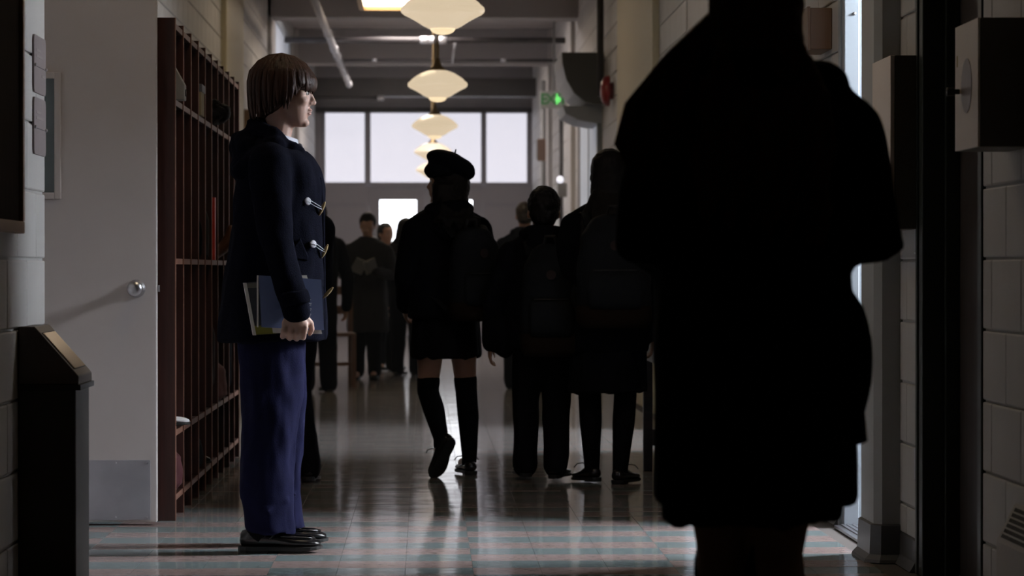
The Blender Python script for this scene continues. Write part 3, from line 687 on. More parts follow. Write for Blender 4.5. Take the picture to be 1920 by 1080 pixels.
# ================================================================== LOCKERS (open cubby bank)
LX, LB = -0.964, -1.60
LY0, NB, PIT = 11.30, 10, 0.386
LY1 = LY0 + NB * PIT
t = thing('cubby_lockers', 'tall red-brown wooden open locker bank on the left', 'lockers', (LX, LY0, 0))
xb = LB - LX
for k in range(NB + 1):
    o = bx('side_panel' if k in (0, NB) else 'divider', (xb, 0.0, k * PIT - (0.010 if k else 0.0), k * PIT + (0.010 if k else 0.022), 0, 1.94), M_WOOD, t)
    bx('front_edge', (0.0, 0.003, k * PIT - (0.010 if k else 0.0), k * PIT + (0.010 if k else 0.022), 0, 1.94), M_WOODEDGE, o)
SHZ = (0.075, 0.325, 0.99, 1.605, 1.90)
for z in SHZ:
    for k in range(NB):
        o = bx('shelf', (xb + 0.01, -0.004, k * PIT + 0.012 + (0.010 if k == 0 else 0), (k + 1) * PIT - 0.012, z, z + 0.022), M_WOOD, t)
        bx('front_edge', (-0.004, -0.001, k * PIT + 0.012 + (0.010 if k == 0 else 0), (k + 1) * PIT - 0.012, z, z + 0.022), M_WOODEDGE, o)
bx('back_board', (xb - 0.01, xb, 0, NB * PIT, 0.05, 1.92), M_WOOD, t)
bay = lambda k, f=0.5: LY0 + (k + f) * PIT
# things kept in the cubbies
mgp = mat('grey card', (0.25, 0.245, 0.24), 0.6)
def magazine_file(loc, label, m):
    t = thing('magazine_file', label, 'file box', loc)
    bm = bmesh.new(); pr = [(-0.24, 0), (0.03, 0), (0.03, 0.06), (-0.02, 0.15), (-0.24, 0.15)]
    rings(bm, [[(x, -0.045, z) for x, z in pr], [(x, 0.045, z) for x, z in pr]]); obj('body', bm, m, t, bevel=0.004)
    bm = bmesh.new(); lathe(bm, [(0.014, 0.0), (0.014, 0.003)], (0.03, 0, 0.03), 14, 'x'); obj('finger_hole', bm, M_BLACK, t)
magazine_file((LX, bay(0, 0.35), SHZ[3] + 0.023), 'grey slanted file box in the first top cubby', mgp)
def shoe_box(loc, dims, label, m, m2, rz=0):
    t = thing('storage_box', label, 'box', loc, rz); a, b, h = dims
    bx('body', (-a, 0, -b / 2, b / 2, 0, h), m, t, bevel=0.002); bx('lid', (-a - 0.004, 0.004, -b / 2 - 0.004, b / 2 + 0.004, h - 0.03, h + 0.003), m2, t, bevel=0.002)
shoe_box((LX + 0.01, bay(3, 0.35), SHZ[3] + 0.023), (0.30, 0.17, 0.13), 'cream box with grey lid in an upper cubby', mat('cream card', (0.33, 0.27, 0.15), 0.7), mat('slate lid', (0.13, 0.14, 0.16), 0.5))
t = thing('woolly_hat', 'dark woolly hat lying on the upper shelf', 'hat', (LX - 0.02, bay(5, 0.45), SHZ[3] + 0.023))
bm = bmesh.new(); ell(bm, (0, 0, 0.045), (0.09, 0.11, 0.045)); ell(bm, (0.05, -0.03, 0.06), (0.05, 0.06, 0.04)); fused('crown', bm, M_HAIRB, t, 0.008, 2, folds=0.02, fsize=0.03)
bm = bmesh.new(); ell(bm, (0.02, 0.0, 0.095), (0.03, 0.03, 0.025)); fused('pompom', bm, M_HAIRB, t, 0.006, 1, folds=0.012, fsize=0.012)
t = thing('water_bottle', 'white plastic bottle standing in an upper cubby', 'bottle', (LX - 0.05, bay(7, 0.6), SHZ[3] + 0.023))
bm = bmesh.new(); lathe(bm, [(0.03, 0), (0.034, 0.006), (0.034, 0.14), (0.028, 0.165), (0.014, 0.18), (0.014, 0.19)], n=20); obj('body', bm, M_WHITE, t, True)
bm = bmesh.new(); lathe(bm, [(0.017, 0.188), (0.017, 0.215), (0.014, 0.218)], n=16); obj('cap', bm, M_GREY, t)
for k, f, lb in ((1, 0.75, 'tall plum folder standing in the second top cubby'), (6, 0.3, 'slim plum folder standing in the seventh top cubby'), (9, 0.35, 'wide plum folder standing in the last top cubby')):
    tt = thing('folder', lb, 'folder', (LX - 0.02, bay(k, f), SHZ[3] + 0.023), 0, 'plum folders in the top cubbies')
    bx('cover', (-0.22, 0.0, -0.016, -0.012, 0, 0.27), mat('plum card', (0.17, 0.045, 0.07), 0.5), tt); bx('cover', (-0.22, 0, 0.012, 0.016, 0, 0.27), mat('plum card', (0.17, 0.045, 0.07)), tt)
    bx('spine', (-0.222, -0.22, -0.016, 0.016, 0, 0.27), mat('plum card', (0.17, 0.045, 0.07)), tt); bx('pages', (-0.215, -0.008, -0.011, 0.011, 0.003, 0.262), M_PAPER, tt)
t = thing('ring_binder', 'bright orange-red binder standing on the middle shelf', 'binder', (LX + 0.005, bay(5, 0.45), SHZ[2] + 0.023))
mo = mat('orange red plastic', (0.52, 0.035, 0.012), 0.4)
bx('cover', (-0.25, 0, -0.032, -0.028, 0, 0.285), mo, t); bx('cover', (-0.25, 0, 0.028, 0.032, 0, 0.285), mo, t); bx('spine', (-0.004, 0.0, -0.028, 0.028, 0, 0.285), mo, t); bx('pages', (-0.24, -0.006, -0.024, 0.024, 0.005, 0.272), M_PAPER, t)
t = thing('leather_mitten', 'brown leather mitten poking out beside the orange binder', 'mitten', (LX + 0.02, bay(6, 0.35), SHZ[2] + 0.023))
bm = bmesh.new(); tube(bm, [(-0.06, 0, 0.02), (0.0, 0, 0.06), (0.03, 0, 0.11), (0.035, 0, 0.145)], [(0.03, 0.03), (0.045, 0.03), (0.048, 0.028), (0.035, 0.022)]); tube(bm, [(0.0, 0, 0.06), (0.045, -0.03, 0.085), (0.055, -0.04, 0.105)], [0.02, 0.017, 0.013]); fused('shell', bm, mat('brown leather', (0.20, 0.095, 0.06), 0.5), t, 0.006, 2)
bm = bmesh.new(); tube(bm, [(-0.085, 0, 0.005), (-0.05, 0, 0.03)], [0.037, 0.035], round_ends=False); obj('cuff', bm, M_HAIRB, t, True)
def hung_coat(k, f, ztop, zbot, label, m, sx=1.0):
    t = thing('hanging_coat', label, 'coat', (LX - 0.17, bay(k, f), ztop))
    h = ztop - zbot
    bm = bmesh.new(); loft(bm, [(0, 0, 0, 0.02, 0.02), (0, 0, -0.05, 0.07, 0.06), (0, 0, -0.15, 0.14 * sx, 0.10), (0, 0, -0.3, 0.15 * sx, 0.10), (0.01, 0, -h, 0.155 * sx, 0.11)], 20)
    tube(bm, [(0.09, 0.03, -0.08), (0.13, 0.05, -0.25), (0.14, 0.05, -min(h, 0.5))], [0.04, 0.04, 0.032])
    fused('body', bm, m, t, 0.012, 3, folds=0.035, fsize=0.06, stretch=(1, 1, 4))
    bm = bmesh.new(); tube(bm, [(0, 0, -0.02), (-0.01, 0.02, 0.012), (0, 0.0, 0.02), (0.01, -0.015, 0.0)], [0.004] * 4, 6); obj('loop', bm, M_BLACK, t)
hung_coat(3, 0.45, 1.40, 0.98 + 0.06, 'black coat hanging in the fourth cubby', M_NAVYD)
hung_coat(4, 0.55, 1.44, 0.98 + 0.05, 'dark grey coat hanging left of the orange binder', mat('charcoal wool', (0.018, 0.018, 0.019), 0.95))
hung_coat(8, 0.5, 0.90, 0.40, 'dark coat hanging in the lower ninth cubby', M_NAVYD)
hung_coat(5, 0.5, 0.92, 0.45, 'dark brown coat hanging below the orange binder', mat('brown wool', (0.020, 0.011, 0.009), 0.95))
def cubby_bag(k, f, z, label, m, s=1.0):
    t = thing('bag', label, 'bag', (LX - 0.12, bay(k, f), z))
    bm = bmesh.new(); loft(bm, [(0, 0, 0.004, 0.10 * s, 0.09 * s), (0, 0, 0.03, 0.13 * s, 0.11 * s), (0, 0, 0.13 * s, 0.12 * s, 0.10 * s), (0, 0, 0.18 * s, 0.06 * s, 0.05 * s)], 20, 2.6); fused('body', bm, m, t, 0.01, 2, folds=0.02, fsize=0.07)
    bm = bmesh.new(); tube(bm, [(0.05, 0, 0.15 * s), (0.085, 0, 0.2 * s), (0.05, 0.02, 0.235 * s), (0.01, 0, 0.17 * s)], [0.008] * 4, 8); obj('strap', bm, M_BLACK, t, True)
cubby_bag(0, 0.55, SHZ[0] + 0.023, 'dark red bag in the bottom of the first cubby', mat('dark red canvas', (0.05, 0.006, 0.010), 0.8), 1.05)
cubby_bag(3, 0.5, SHZ[0] + 0.023, 'black satchel in the bottom of the fourth cubby', M_PACK)
cubby_bag(6, 0.5, SHZ[1] + 0.023, 'rosy brown bag in the lower seventh cubby', mat('rosy canvas', (0.14, 0.055, 0.045), 0.8), 1.2)
cubby_bag(8, 0.4, SHZ[0] + 0.023, 'grey bag in the bottom of the ninth cubby', mat('slate canvas', (0.06, 0.065, 0.07), 0.8), 0.8)

def shoe_mesh(bm, L=0.27, mi=0):
    s = L / 0.27
    secs = [(-0.062, 0.012, 0.030, 0.060), (-0.055, 0.026, 0.022, 0.072), (-0.03, 0.034, 0.02, 0.078), (0.01, 0.036, 0.02, 0.082), (0.045, 0.038, 0.02, 0.078), (0.08, 0.043, 0.02, 0.062), (0.12, 0.048, 0.02, 0.052), (0.16, 0.046, 0.02, 0.049), (0.185, 0.036, 0.021, 0.043), (0.200, 0.020, 0.024, 0.036)]
    rs = []
    for x, hw, zb, zt in secs:
        r = []
        for j in range(16):
            a = 2 * PI * j / 16; c, q = math.cos(a), math.sin(a)
            yy = math.copysign(abs(c) ** 0.7, c) * hw; zz = (zb + zt) / 2 + math.copysign(abs(q) ** 0.75, q) * (zt - zb) / 2
            if q > 0: yy *= 1 - 0.25 * q
            r.append((x * s, yy * s, zz * s))
        rs.append(r)
    rings(bm, rs, mi=mi)
def sole_mesh(bm, L=0.27):
    s = L / 0.27
    half = [(-0.068, 0.008), (-0.060, 0.024), (-0.04, 0.035), (0.0, 0.036), (0.05, 0.037), (0.10, 0.047), (0.14, 0.0505), (0.17, 0.046), (0.19, 0.036), (0.203, 0.021), (0.208, 0.007)]
    ol = half + [(x, -y) for x, y in half[::-1]]
    up = lambda x: max(0.006, 0.006 + (x - 0.15) * 0.14) if x > 0.02 else 0.006
    rings(bm, [[(x * s * 0.99, y * s * 0.97, up(x) * s) for x, y in ol], [(x * s, y * s, (up(x) + 0.003) * s) for x, y in ol], [(x * s, y * s, max(0.020, up(x) + 0.008) * s) for x, y in ol], [(x * s * 0.985, y * s * 0.93, max(0.022, up(x) + 0.010) * s) for x, y in ol]])
    hl = [(x, y) for x, y in half if x <= 0.0]; hl = hl + [(0.028, 0.034), (0.028, -0.034)] + [(x, -y) for x, y in hl[::-1]]
    rings(bm, [[(x * s * 0.98, y * s * 0.96, 0.0) for x, y in hl], [(x * s, y * s, 0.016 * s) for x, y in hl]])
def shoe(parent, M, L=0.27, m=None, lace=False, name='shoe', detail=False):
    bm = bmesh.new(); shoe_mesh(bm, L)
    if detail:   # loafer saddle and apron seam
        s = L / 0.27
        tube(bm, [(0.035 * s, -0.036 * s, 0.05 * s), (0.05 * s, -0.025 * s, 0.075 * s), (0.055 * s, 0, 0.083 * s), (0.05 * s, 0.025 * s, 0.075 * s), (0.035 * s, 0.036 * s, 0.05 * s)], [(0.016, 0.004)] * 5, 8, ref=(0, 0, 1))
        tube(bm, [(0.075 * s, -0.037 * s, 0.056 * s), (0.12 * s, -0.036 * s, 0.052 * s), (0.165 * s, -0.026 * s, 0.049 * s), (0.18 * s, 0, 0.047 * s), (0.165 * s, 0.026 * s, 0.049 * s), (0.12 * s, 0.036 * s, 0.052 * s), (0.075 * s, 0.037 * s, 0.056 * s)], [0.004] * 7, 6)
    bm.transform(M); o = obj(name, bm, m or M_SHOE, parent, True)
    bm = bmesh.new(); sole_mesh(bm, L); bm.transform(M); obj('sole', bm, M_SOLE, o)
    if lace:
        bm = bmesh.new()
        for sgn in (-1, 1):
            tube(bm, [(0.055, 0, 0.072), (0.06, 0.02 * sgn, 0.085), (0.065, 0.045 * sgn, 0.082), (0.07, 0.058 * sgn, 0.066)], [0.0025] * 4, 5)
        bm.transform(M); obj('lace', bm, M_BLACK, o)
    return o
t = thing('trainer', 'white trainer on the lower shelf of the first cubby', 'shoe', (LX - 0.13, bay(0, 0.72), SHZ[1] + 0.023)); shoe(t, Matrix.Rotation(-0.1, 4, 'Z'), 0.22, M_WHITE, name='upper')
t = thing('ankle_boot', 'black shoe on the lower shelf of the fifth cubby', 'shoe', (LX - 0.17, bay(4, 0.5), SHZ[0] + 0.023)); shoe(t, Matrix.Rotation(0.1, 4, 'Z'), 0.24, M_SHOE, name='upper')

# ================================================================== PEOPLE
def frame_matrix(o, x, z_hint):
    x = Vector(x).normalized(); y = Vector(z_hint).cross(x).normalized(); z = x.cross(y)
    M = Matrix((x, y, z)).transposed().to_4x4(); M.translation = o
    return M
def head_shapes(bm, M, s=1.0, ears=True):
    """head in its own frame: x forward, y left, z up, origin at mid head (head 0.23 high)"""
    b = bmesh.new()
    ell(b, (-0.014, 0, 0.032), (0.093, 0.073, 0.082), 18, 12)
    loft(b, [(0.016, 0, 0.070, 0.062, 0.062), (0.020, 0, 0.045, 0.064, 0.066), (0.020, 0, 0.022, 0.064, 0.066), (0.020, 0, 0.0, 0.058, 0.064), (0.020, 0, -0.028, 0.058, 0.061), (0.022, 0, -0.055, 0.055, 0.054), (0.024, 0, -0.080, 0.050, 0.045), (0.028, 0, -0.100, 0.042, 0.034), (0.034, 0, -0.113, 0.028, 0.020)], 20, 2.15)
    tube(b, [(0.072, 0, 0.016), (0.078, 0, -0.004), (0.087, 0, -0.022), (0.0895, 0, -0.029)], [0.008, 0.0085, 0.0100, 0.0108], 10)
    for s_ in (-1, 1):
        ell(b, (0.080, 0.011 * s_, -0.032), (0.010, 0.008, 0.0075), 10, 6)
        ell(b, (0.069, 0.026 * s_, 0.019), (0.011, 0.022, 0.0075), 10, 6)
        ell(b, (0.052, 0.036 * s_, -0.024), (0.024, 0.020, 0.022), 12, 7); ell(b, (0.044, 0.045 * s_, 0.002), (0.024, 0.018, 0.032), 12, 7)
        if ears: ell(b, (-0.010, 0.072 * s_, -0.008), (0.017, 0.009, 0.029), 10, 7, Euler((0.0, -0.2, 0.35 * s_)))
    ell(b, (0.076, 0, -0.0545), (0.0115, 0.020, 0.0062), 12, 6); ell(b, (0.074, 0, -0.067), (0.011, 0.018, 0.0070), 12, 6)
    ell(b, (0.062, 0, -0.098), (0.019, 0.021, 0.015), 12, 7)
    b.transform(M @ Matrix.Scale(s, 4))
    me = bpy.data.meshes.new('h'); b.to_mesh(me); b.free(); bm.from_mesh(me); bpy.data.meshes.remove(me)
def add_mesh(bm, b, M):
    b.transform(M); me = bpy.data.meshes.new('h'); b.to_mesh(me); b.free(); bm.from_mesh(me); bpy.data.meshes.remove(me)
def eyes(parent, M, s):
    for sg in (-1, 1):
        bm = bmesh.new(); ell(bm, (0.0650, 0.0285 * sg, 0.000), (0.0115, 0.0115, 0.0085), 14, 9); bm.transform(M @ Matrix.Scale(s, 4)); e = obj('eye', bm, M_EYE, parent, True)
        bm = bmesh.new(); ell(bm, (0.0740, 0.0295 * sg, 0.000), (0.0040, 0.0050, 0.0052), 10, 6); bm.transform(M @ Matrix.Scale(s, 4)); obj('iris', bm, M_IRIS, e, True)
def hand_shapes(bm, wrist, d, pn, side, s=1.0, curl=0.5):
    """relaxed hand: d points to the fingertips, pn out of the palm, side +1 when the thumb lies along d x pn"""
    d = Vector(d).normalized(); pn = (Vector(pn) - d * d.dot(Vector(pn))).normalized(); sd = d.cross(pn).normalized() * side
    W = Vector(wrist)
    tube(bm, [W - d * 0.03, W, W + d * 0.035 * s, W + d * 0.08 * s], [(0.022 * s, 0.018 * s), (0.026 * s, 0.017 * s), (0.036 * s, 0.015 * s), (0.040 * s, 0.012 * s)], 12, ref=pn)
    for i, (o, ln) in enumerate(((0.030, 0.070), (0.010, 0.078), (-0.011, 0.072), (-0.030, 0.058))):
        p = W + d * 0.078 * s + sd * o * s; pts = [p - d * 0.015]
        a = 0.15
        for k in range(3):
            seg = ln * s * (0.44, 0.32, 0.24)[k]
            pts.append(pts[-1] + (d * math.cos(a) + pn * math.sin(a)) * (seg + (0.015 if k == 0 else 0))); a += curl * (1.0 + 0.25 * k)
        tube(bm, pts, [0.0092 * s, 0.0088 * s, 0.008 * s, 0.0068 * s], 8, ref=sd)
    p = W + d * 0.02 * s + sd * 0.024 * s
    tube(bm, [p, p + (d * 0.6 + sd * 0.7 + pn * 0.25) * 0.034 * s, p + (d * 1.25 + sd * 0.85 + pn * 0.5) * 0.042 * s, p + (d * 1.9 + sd * 0.8 + pn * 0.75) * 0.044 * s], [0.0135 * s, 0.0115 * s, 0.0095 * s, 0.0078 * s], 8, ref=pn)
def locks(bm, M, s, rad, zc, n, ends, rng, r0=0.009, lift=0.004, cx=-0.012, crown=(-0.3, 0.0), wav=0.004):
    """tapering locks of hair laid over an ellipsoidal cap from the crown to the hem given by ends(angle)"""
    b = bmesh.new()
    for k in range(n):
        a = 2 * PI * (k + rng.random() * 0.8) / n; z1 = ends(a) + rng.uniform(-0.016, 0.010)
        pts = []; rr = []
        N = 7
        for i in range(N + 1):
            f = i / N; z = zc + rad[2] * 0.99 * (1 - f) + (z1 - zc) * f if f > 0 else zc + rad[2] * 0.99
            z = zc + rad[2] * math.cos(f * PI / 2 * 1.0) if z1 > zc else None
            th = f * (PI / 2 if z1 <= zc else math.acos(max(-1, min(1, (z1 - zc) / rad[2]))))
            if z1 <= zc:
                g = min(1, f / 0.55); th = g * PI / 2
                zz = zc + rad[2] * math.cos(th) if f <= 0.55 else zc + (z1 - zc) * (f - 0.55) / 0.45
            else: zz = zc + rad[2] * math.cos(th)
            k2 = math.sin(th) * (1.0 if f <= 0.55 or z1 > zc else 1 - 0.10 * ((f - 0.55) / 0.45) ** 2)
            w_ = wav * math.sin(f * 6 + k * 1.7)
            aa = a + w_ * 4
            pts.append((cx + (rad[0] + lift) * k2 * math.cos(aa) + (crown[0] * 0.03 * (1 - f)), (rad[1] + lift) * k2 * math.sin(aa), zz + lift * (1 - f)))
            rr.append((r0 * (0.5 + 0.9 * math.sin(PI * min(1, f * 0.9 + 0.08))) * (1.0 if i < N else 0.25), 0.0045 * (1 if i < N else 0.4)))
        tube(b, pts, rr, 6, ref=(math.cos(a) * 0.7, math.sin(a) * 0.7, 0.6))
    add_mesh(bm, b, M @ Matrix.Scale(s, 4))

def person(label, loc, rz, H=1.55, head_yaw=0.0, head_pitch=0.0, legs=None, arms=None, skin=M_SKIN2, voxel=0.0075, hs=None, lean=0.0, twist=0.0, girl=False, coat_m=M_NAVYD, hem=0.62, hem_rx=0.17, hem_ry=0.22,
           coat_ry=1.0, bottom='trousers', skirt_hem=0.45, hair='short', hair_m=M_HAIRB, hands=True, hood=True, collar=None, shoes=True, bare=False, sock_top=0.42, bag=None, trouser_r=0.085, coat_rx=1.0, extra_coat=None, foot=None, skirt_ry=0.20):
    """generic figure: local x forward, y left, z up, feet at the origin"""
    t = thing('person', label, 'person', loc, rz)
    k = H / 1.55; hs = hs or (0.215 * (0.5 + 0.5 * k) / 0.23)
    sh = Vector((lean * 0.8, 0, 0.805 * H)); hip = Vector((0, 0, 0.50 * H)); shw = 0.118 * H * (0.95 if girl else 1)
    nk = sh + Vector((lean * 0.1, 0, 0.035 * H)); hc = Vector((nk.x + 0.015 + lean * 0.15, 0, H - 0.118 * hs - 0.01))
    Mh = Matrix.Translation(hc) @ Matrix.Rotation(head_yaw, 4, 'Z') @ Matrix.Rotation(head_pitch, 4, 'Y')
    legs = legs or {1: ((0.02, 0.09, 0.27 * H), (0.0, 0.095, 0.05 * H), 0.0), -1: ((0.02, -0.09, 0.27 * H), (0.0, -0.095, 0.05 * H), 0.0)}
    arms = arms or {1: ((-0.02, shw + 0.07, 0.60 * H), (0.04, shw + 0.08, 0.45 * H)), -1: ((-0.02, -shw - 0.07, 0.60 * H), (0.04, -shw - 0.08, 0.45 * H))}
    bm = bmesh.new()
    head_shapes(bm, Mh, hs)
    tube(bm, [nk - Vector((0.02, 0, 0.05)), nk, hc + Vector((-0.015, 0, -0.05 * hs))], [0.055 * k, 0.047 * k, 0.046 * k], 14)
    loft(bm, [(0, 0, 0.46 * H, 0.075 * k, 0.115 * k), (0, 0, 0.52 * H, 0.09 * k, 0.14 * k), (lean * 0.3, 0, 0.62 * H, 0.075 * k, 0.11 * k), (lean * 0.6, 0, 0.73 * H, 0.09 * k, 0.135 * k), (lean * 0.8, 0, 0.78 * H, 0.075 * k, 0.125 * k), (lean * 0.8, 0, 0.82 * H, 0.045 * k, 0.06 * k)], 20)
    for sg in (1, -1):
        kn, an, ft = legs[sg][:3]
        h0 = hip + Vector((0, 0.075 * k * sg, 0))
        tube(bm, [h0, (h0 + Vector(kn)) / 2, kn, Vector(kn) * 0.62 + Vector(an) * 0.38 + Vector((-0.012, 0, 0)), an], [0.078 * k, 0.066 * k, 0.048 * k, 0.048 * k, 0.032 * k], 14)
        fa = Vector(an); fd = Vector((math.cos(ft), 0, -math.sin(ft)))
        tube(bm, [fa, fa + Vector((0.01, 0, -0.02)), fa + fd * 0.09 + Vector((0, 0, -0.025))], [0.032, 0.03, 0.026], 10)
        el, wr = [Vector(q) for q in arms[sg][:2]]
        s0 = sh + Vector((0, (shw - 0.018) * sg, -0.055 * k))
        tube(bm, [s0, (s0 + el) / 2, el, (el + wr) / 2, wr], [0.050 * k, 0.043 * k, 0.036 * k, 0.033 * k, 0.023 * k], 12)
        if hands:
            hd = arms[sg][2] if len(arms[sg]) > 2 else (wr - el)
            pnm = arms[sg][3] if len(arms[sg]) > 3 else Vector((0, -sg, 0))
            hand_shapes(bm, wr, hd, pnm, -sg if len(arms[sg]) < 5 else arms[sg][4], 0.9 * k)
    fused('body', bm, skin, t, voxel, 2)
    eyes(t, Mh, hs)
    # ---- hair
    rng = random.Random(hash(label) % 1000 if False else len(label))
    bm = bmesh.new(); b = bmesh.new()
    if hair == 'short':
        ell(b, (-0.018, 0, 0.038), (0.098, 0.080, 0.090), 18, 12); ell(b, (-0.045, 0, -0.005), (0.066, 0.072, 0.070), 16, 10)
        add_mesh(bm, b, Mh @ Matrix.Scale(hs, 4))
        o = fused('hair', bm, hair_m, t, 0.007, 2, folds=0.012, fsize=0.018)
    elif hair == 'long':
        ell(b, (-0.020, 0, 0.036), (0.104, 0.092, 0.096), 18, 12); ell(b, (-0.050, 0, -0.02), (0.078, 0.096, 0.10), 16, 10)
        add_mesh(bm, b, Mh @ Matrix.Scale(hs, 4))
        zb = extra_coat['hair_z'] if extra_coat and 'hair_z' in extra_coat else 0.74 * H
        c0 = hc + Vector((-0.05, 0, -0.03)); sp = (extra_coat or {}).get('hair_w', 0.12)
        loft(bm, [(c0.x, 0, c0.z + 0.02, 0.06, 0.085), (c0.x - 0.02, 0, c0.z - 0.08, 0.055, 0.09), (sh.x - 0.10, 0, sh.z + 0.01, 0.05, sp), (sh.x - 0.135, 0, (sh.z + zb) / 2, 0.035, sp * 1.05), (sh.x - 0.14, 0, zb, 0.02, sp * 0.8)][::-1], 20)
        for q in range(22):
            y = rng.uniform(-1, 1) * sp; y2 = y * 1.1 + rng.uniform(-0.02, 0.02); dz = rng.uniform(-0.06, 0.02)
            tube(bm, [(c0.x - 0.05, y * 0.6, c0.z - 0.05), (sh.x - 0.145, y, sh.z + 0.0), (sh.x - 0.165, (y + y2) / 2 + 0.012 * math.sin(q), (sh.z + zb) / 2), (sh.x - 0.155, y2, zb + dz), (sh.x - 0.15, y2 + 0.02 * math.sin(q * 2.1), zb + dz - 0.04)], [0.013, 0.014, 0.013, 0.010, 0.005], 7)
        o = fused('hair', bm, hair_m, t, 0.008, 1, folds=0.008, fsize=0.02)
    # ---- coat
    if coat_m is not None:
        kk = k * coat_rx
        bm = bmesh.new()
        hz = hem; mid = (hz + 0.80 * H) / 2
        loft(bm, [(0, 0, hz, hem_rx, hem_ry), (0.0, 0, hz + 0.02, hem_rx, hem_ry), (lean * 0.3, 0, mid - 0.05, (hem_rx + 0.13 * kk) / 2, (hem_ry + 0.17 * k * coat_ry) / 2), (lean * 0.55, 0, 0.70 * H, 0.125 * kk, 0.165 * k * coat_ry), (lean * 0.75, 0, 0.775 * H, 0.125 * kk, 0.180 * k * coat_ry), (lean * 0.8, 0, 0.815 * H, 0.105 * kk, 0.165 * k * coat_ry), (lean * 0.85, 0, 0.84 * H, 0.08 * kk, 0.10 * k * coat_ry), (lean * 0.9, 0, 0.855 * H, 0.068 * kk, 0.070 * k)], 28, 2.2)
        for sg in (1, -1):
            el, wr = [Vector(q) for q in arms[sg][:2]]
            s0 = sh + Vector((0, (shw - 0.004) * sg, -0.045 * k))
            tube(bm, [s0, s0 * 0.5 + el * 0.5, el, el * 0.45 + wr * 0.55, wr], [0.060 * k, 0.060 * k, 0.058 * k, 0.053 * k, 0.048 * k], 14)
        if extra_coat and 'blobs' in extra_coat:
            for c_, r_ in extra_coat['blobs']: ell(bm, c_, r_, 14, 9)
        ct = fused('coat', bm, coat_m, t, 0.012, 5, folds=0.022, fsize=0.10, stretch=(1, 1, 2.2))
        if hood:
            bm = bmesh.new()
            tube(bm, [(nk.x + 0.045, 0.085 * k, nk.z - 0.055), (nk.x - 0.03, 0.10 * k, nk.z - 0.01), (nk.x - 0.085, 0.06 * k, nk.z - 0.005), (nk.x - 0.10, 0, nk.z - 0.012), (nk.x - 0.085, -0.06 * k, nk.z - 0.005), (nk.x - 0.03, -0.10 * k, nk.z - 0.01), (nk.x + 0.045, -0.085 * k, nk.z - 0.055)], [(0.02, 0.025), (0.03, 0.035), (0.04, 0.045), (0.045, 0.05), (0.04, 0.045), (0.03, 0.035), (0.02, 0.025)], 10)
            ell(bm, (nk.x - 0.11, 0, nk.z - 0.085), (0.05, 0.12 * k, 0.085), 16, 10)
            fused('hood', bm, coat_m, t, 0.012, 3, folds=0.02, fsize=0.07)
    if collar:
        bm = bmesh.new(); tube(bm, [nk + Vector((0.052, 0, -0.055)), nk + Vector((0.035, 0.045, -0.01)), nk + Vector((-0.03, 0.055, 0.022)), nk + Vector((-0.055, 0, 0.03)), nk + Vector((-0.03, -0.055, 0.022)), nk + Vector((0.035, -0.045, -0.01)), nk + Vector((0.054, 0, -0.055))], [(0.008, 0.022)] * 7, 8, ref=(0, 0, 1)); obj('shirt_collar', bm, M_SHIRT, t, True)
        bm = bmesh.new(); tube(bm, [nk + Vector((0.060, 0, -0.052)), nk + Vector((0.085, 0, -0.085)), nk + Vector((0.105, 0, -0.14))], [(0.018, 0.008), (0.015, 0.006), (0.024, 0.006)], 8, ref=(1, 0, 0)); obj('tie', bm, M_TIE, t)
    # ---- below
    if bottom == 'trousers':
        bm = bmesh.new()
        loft(bm, [(0, 0, 0.44 * H, 0.10 * k, 0.15 * k), (0, 0, 0.54 * H, 0.11 * k, 0.165 * k), (0, 0, 0.60 * H, 0.10 * k, 0.15 * k)], 20)
        for sg in (1, -1):
            kn, an = Vector(legs[sg][0]), Vector(legs[sg][1]); h0 = hip + Vector((0, 0.075 * k * sg, 0)); tr = trouser_r
            tube(bm, [h0, h0 * 0.5 + kn * 0.5, kn, kn * 0.5 + an * 0.5, an + Vector((0.0, 0, -0.018))], [0.095 * k, tr + 0.008, tr + 0.002, tr - 0.004, tr - 0.006], 14)
        fused('trousers', bm, M_TROUD, t, 0.011, 4, folds=0.018, fsize=0.08, stretch=(1, 1, 2))
    else:
        bm = bmesh.new()
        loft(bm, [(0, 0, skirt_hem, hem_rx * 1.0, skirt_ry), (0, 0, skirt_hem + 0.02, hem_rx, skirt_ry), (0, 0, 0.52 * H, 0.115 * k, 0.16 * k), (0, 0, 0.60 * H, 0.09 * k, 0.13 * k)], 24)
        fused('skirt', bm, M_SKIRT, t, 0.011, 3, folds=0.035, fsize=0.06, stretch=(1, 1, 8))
        for sg in (1, -1):
            kn, an = Vector(legs[sg][0]), Vector(legs[sg][1]); bm = bmesh.new()
            cf = kn * 0.62 + an * 0.38 + Vector((-0.012, 0, 0))
            top = kn + (hip + Vector((0, 0.075 * k * sg, 0)) - kn).normalized() * (sock_top)
            tube(bm, [top, kn, cf, an, an + Vector((0.01, 0, -0.02))], [0.058 * k, 0.054 * k, 0.053 * k, 0.037 * k, 0.036], 14)
            fused('sock', bm, M_SOCK, t, 0.008, 2)
    for sg in (1, -1):
        an, ft = Vector(legs[sg][1]), legs[sg][2]; yw = legs[sg][3] if len(legs[sg]) > 3 else 0.06 * sg
        M = Matrix.Translation(an) @ Matrix.Rotation(yw, 4, 'Z') @ Matrix.Rotation(ft, 4, 'Y') @ Matrix.Translation((0, 0, -0.0495 * H * (legs[sg][4] if len(legs[sg]) > 4 else 1)))
        shoe(t, M, 0.245 * k, lace=girl)
    return t

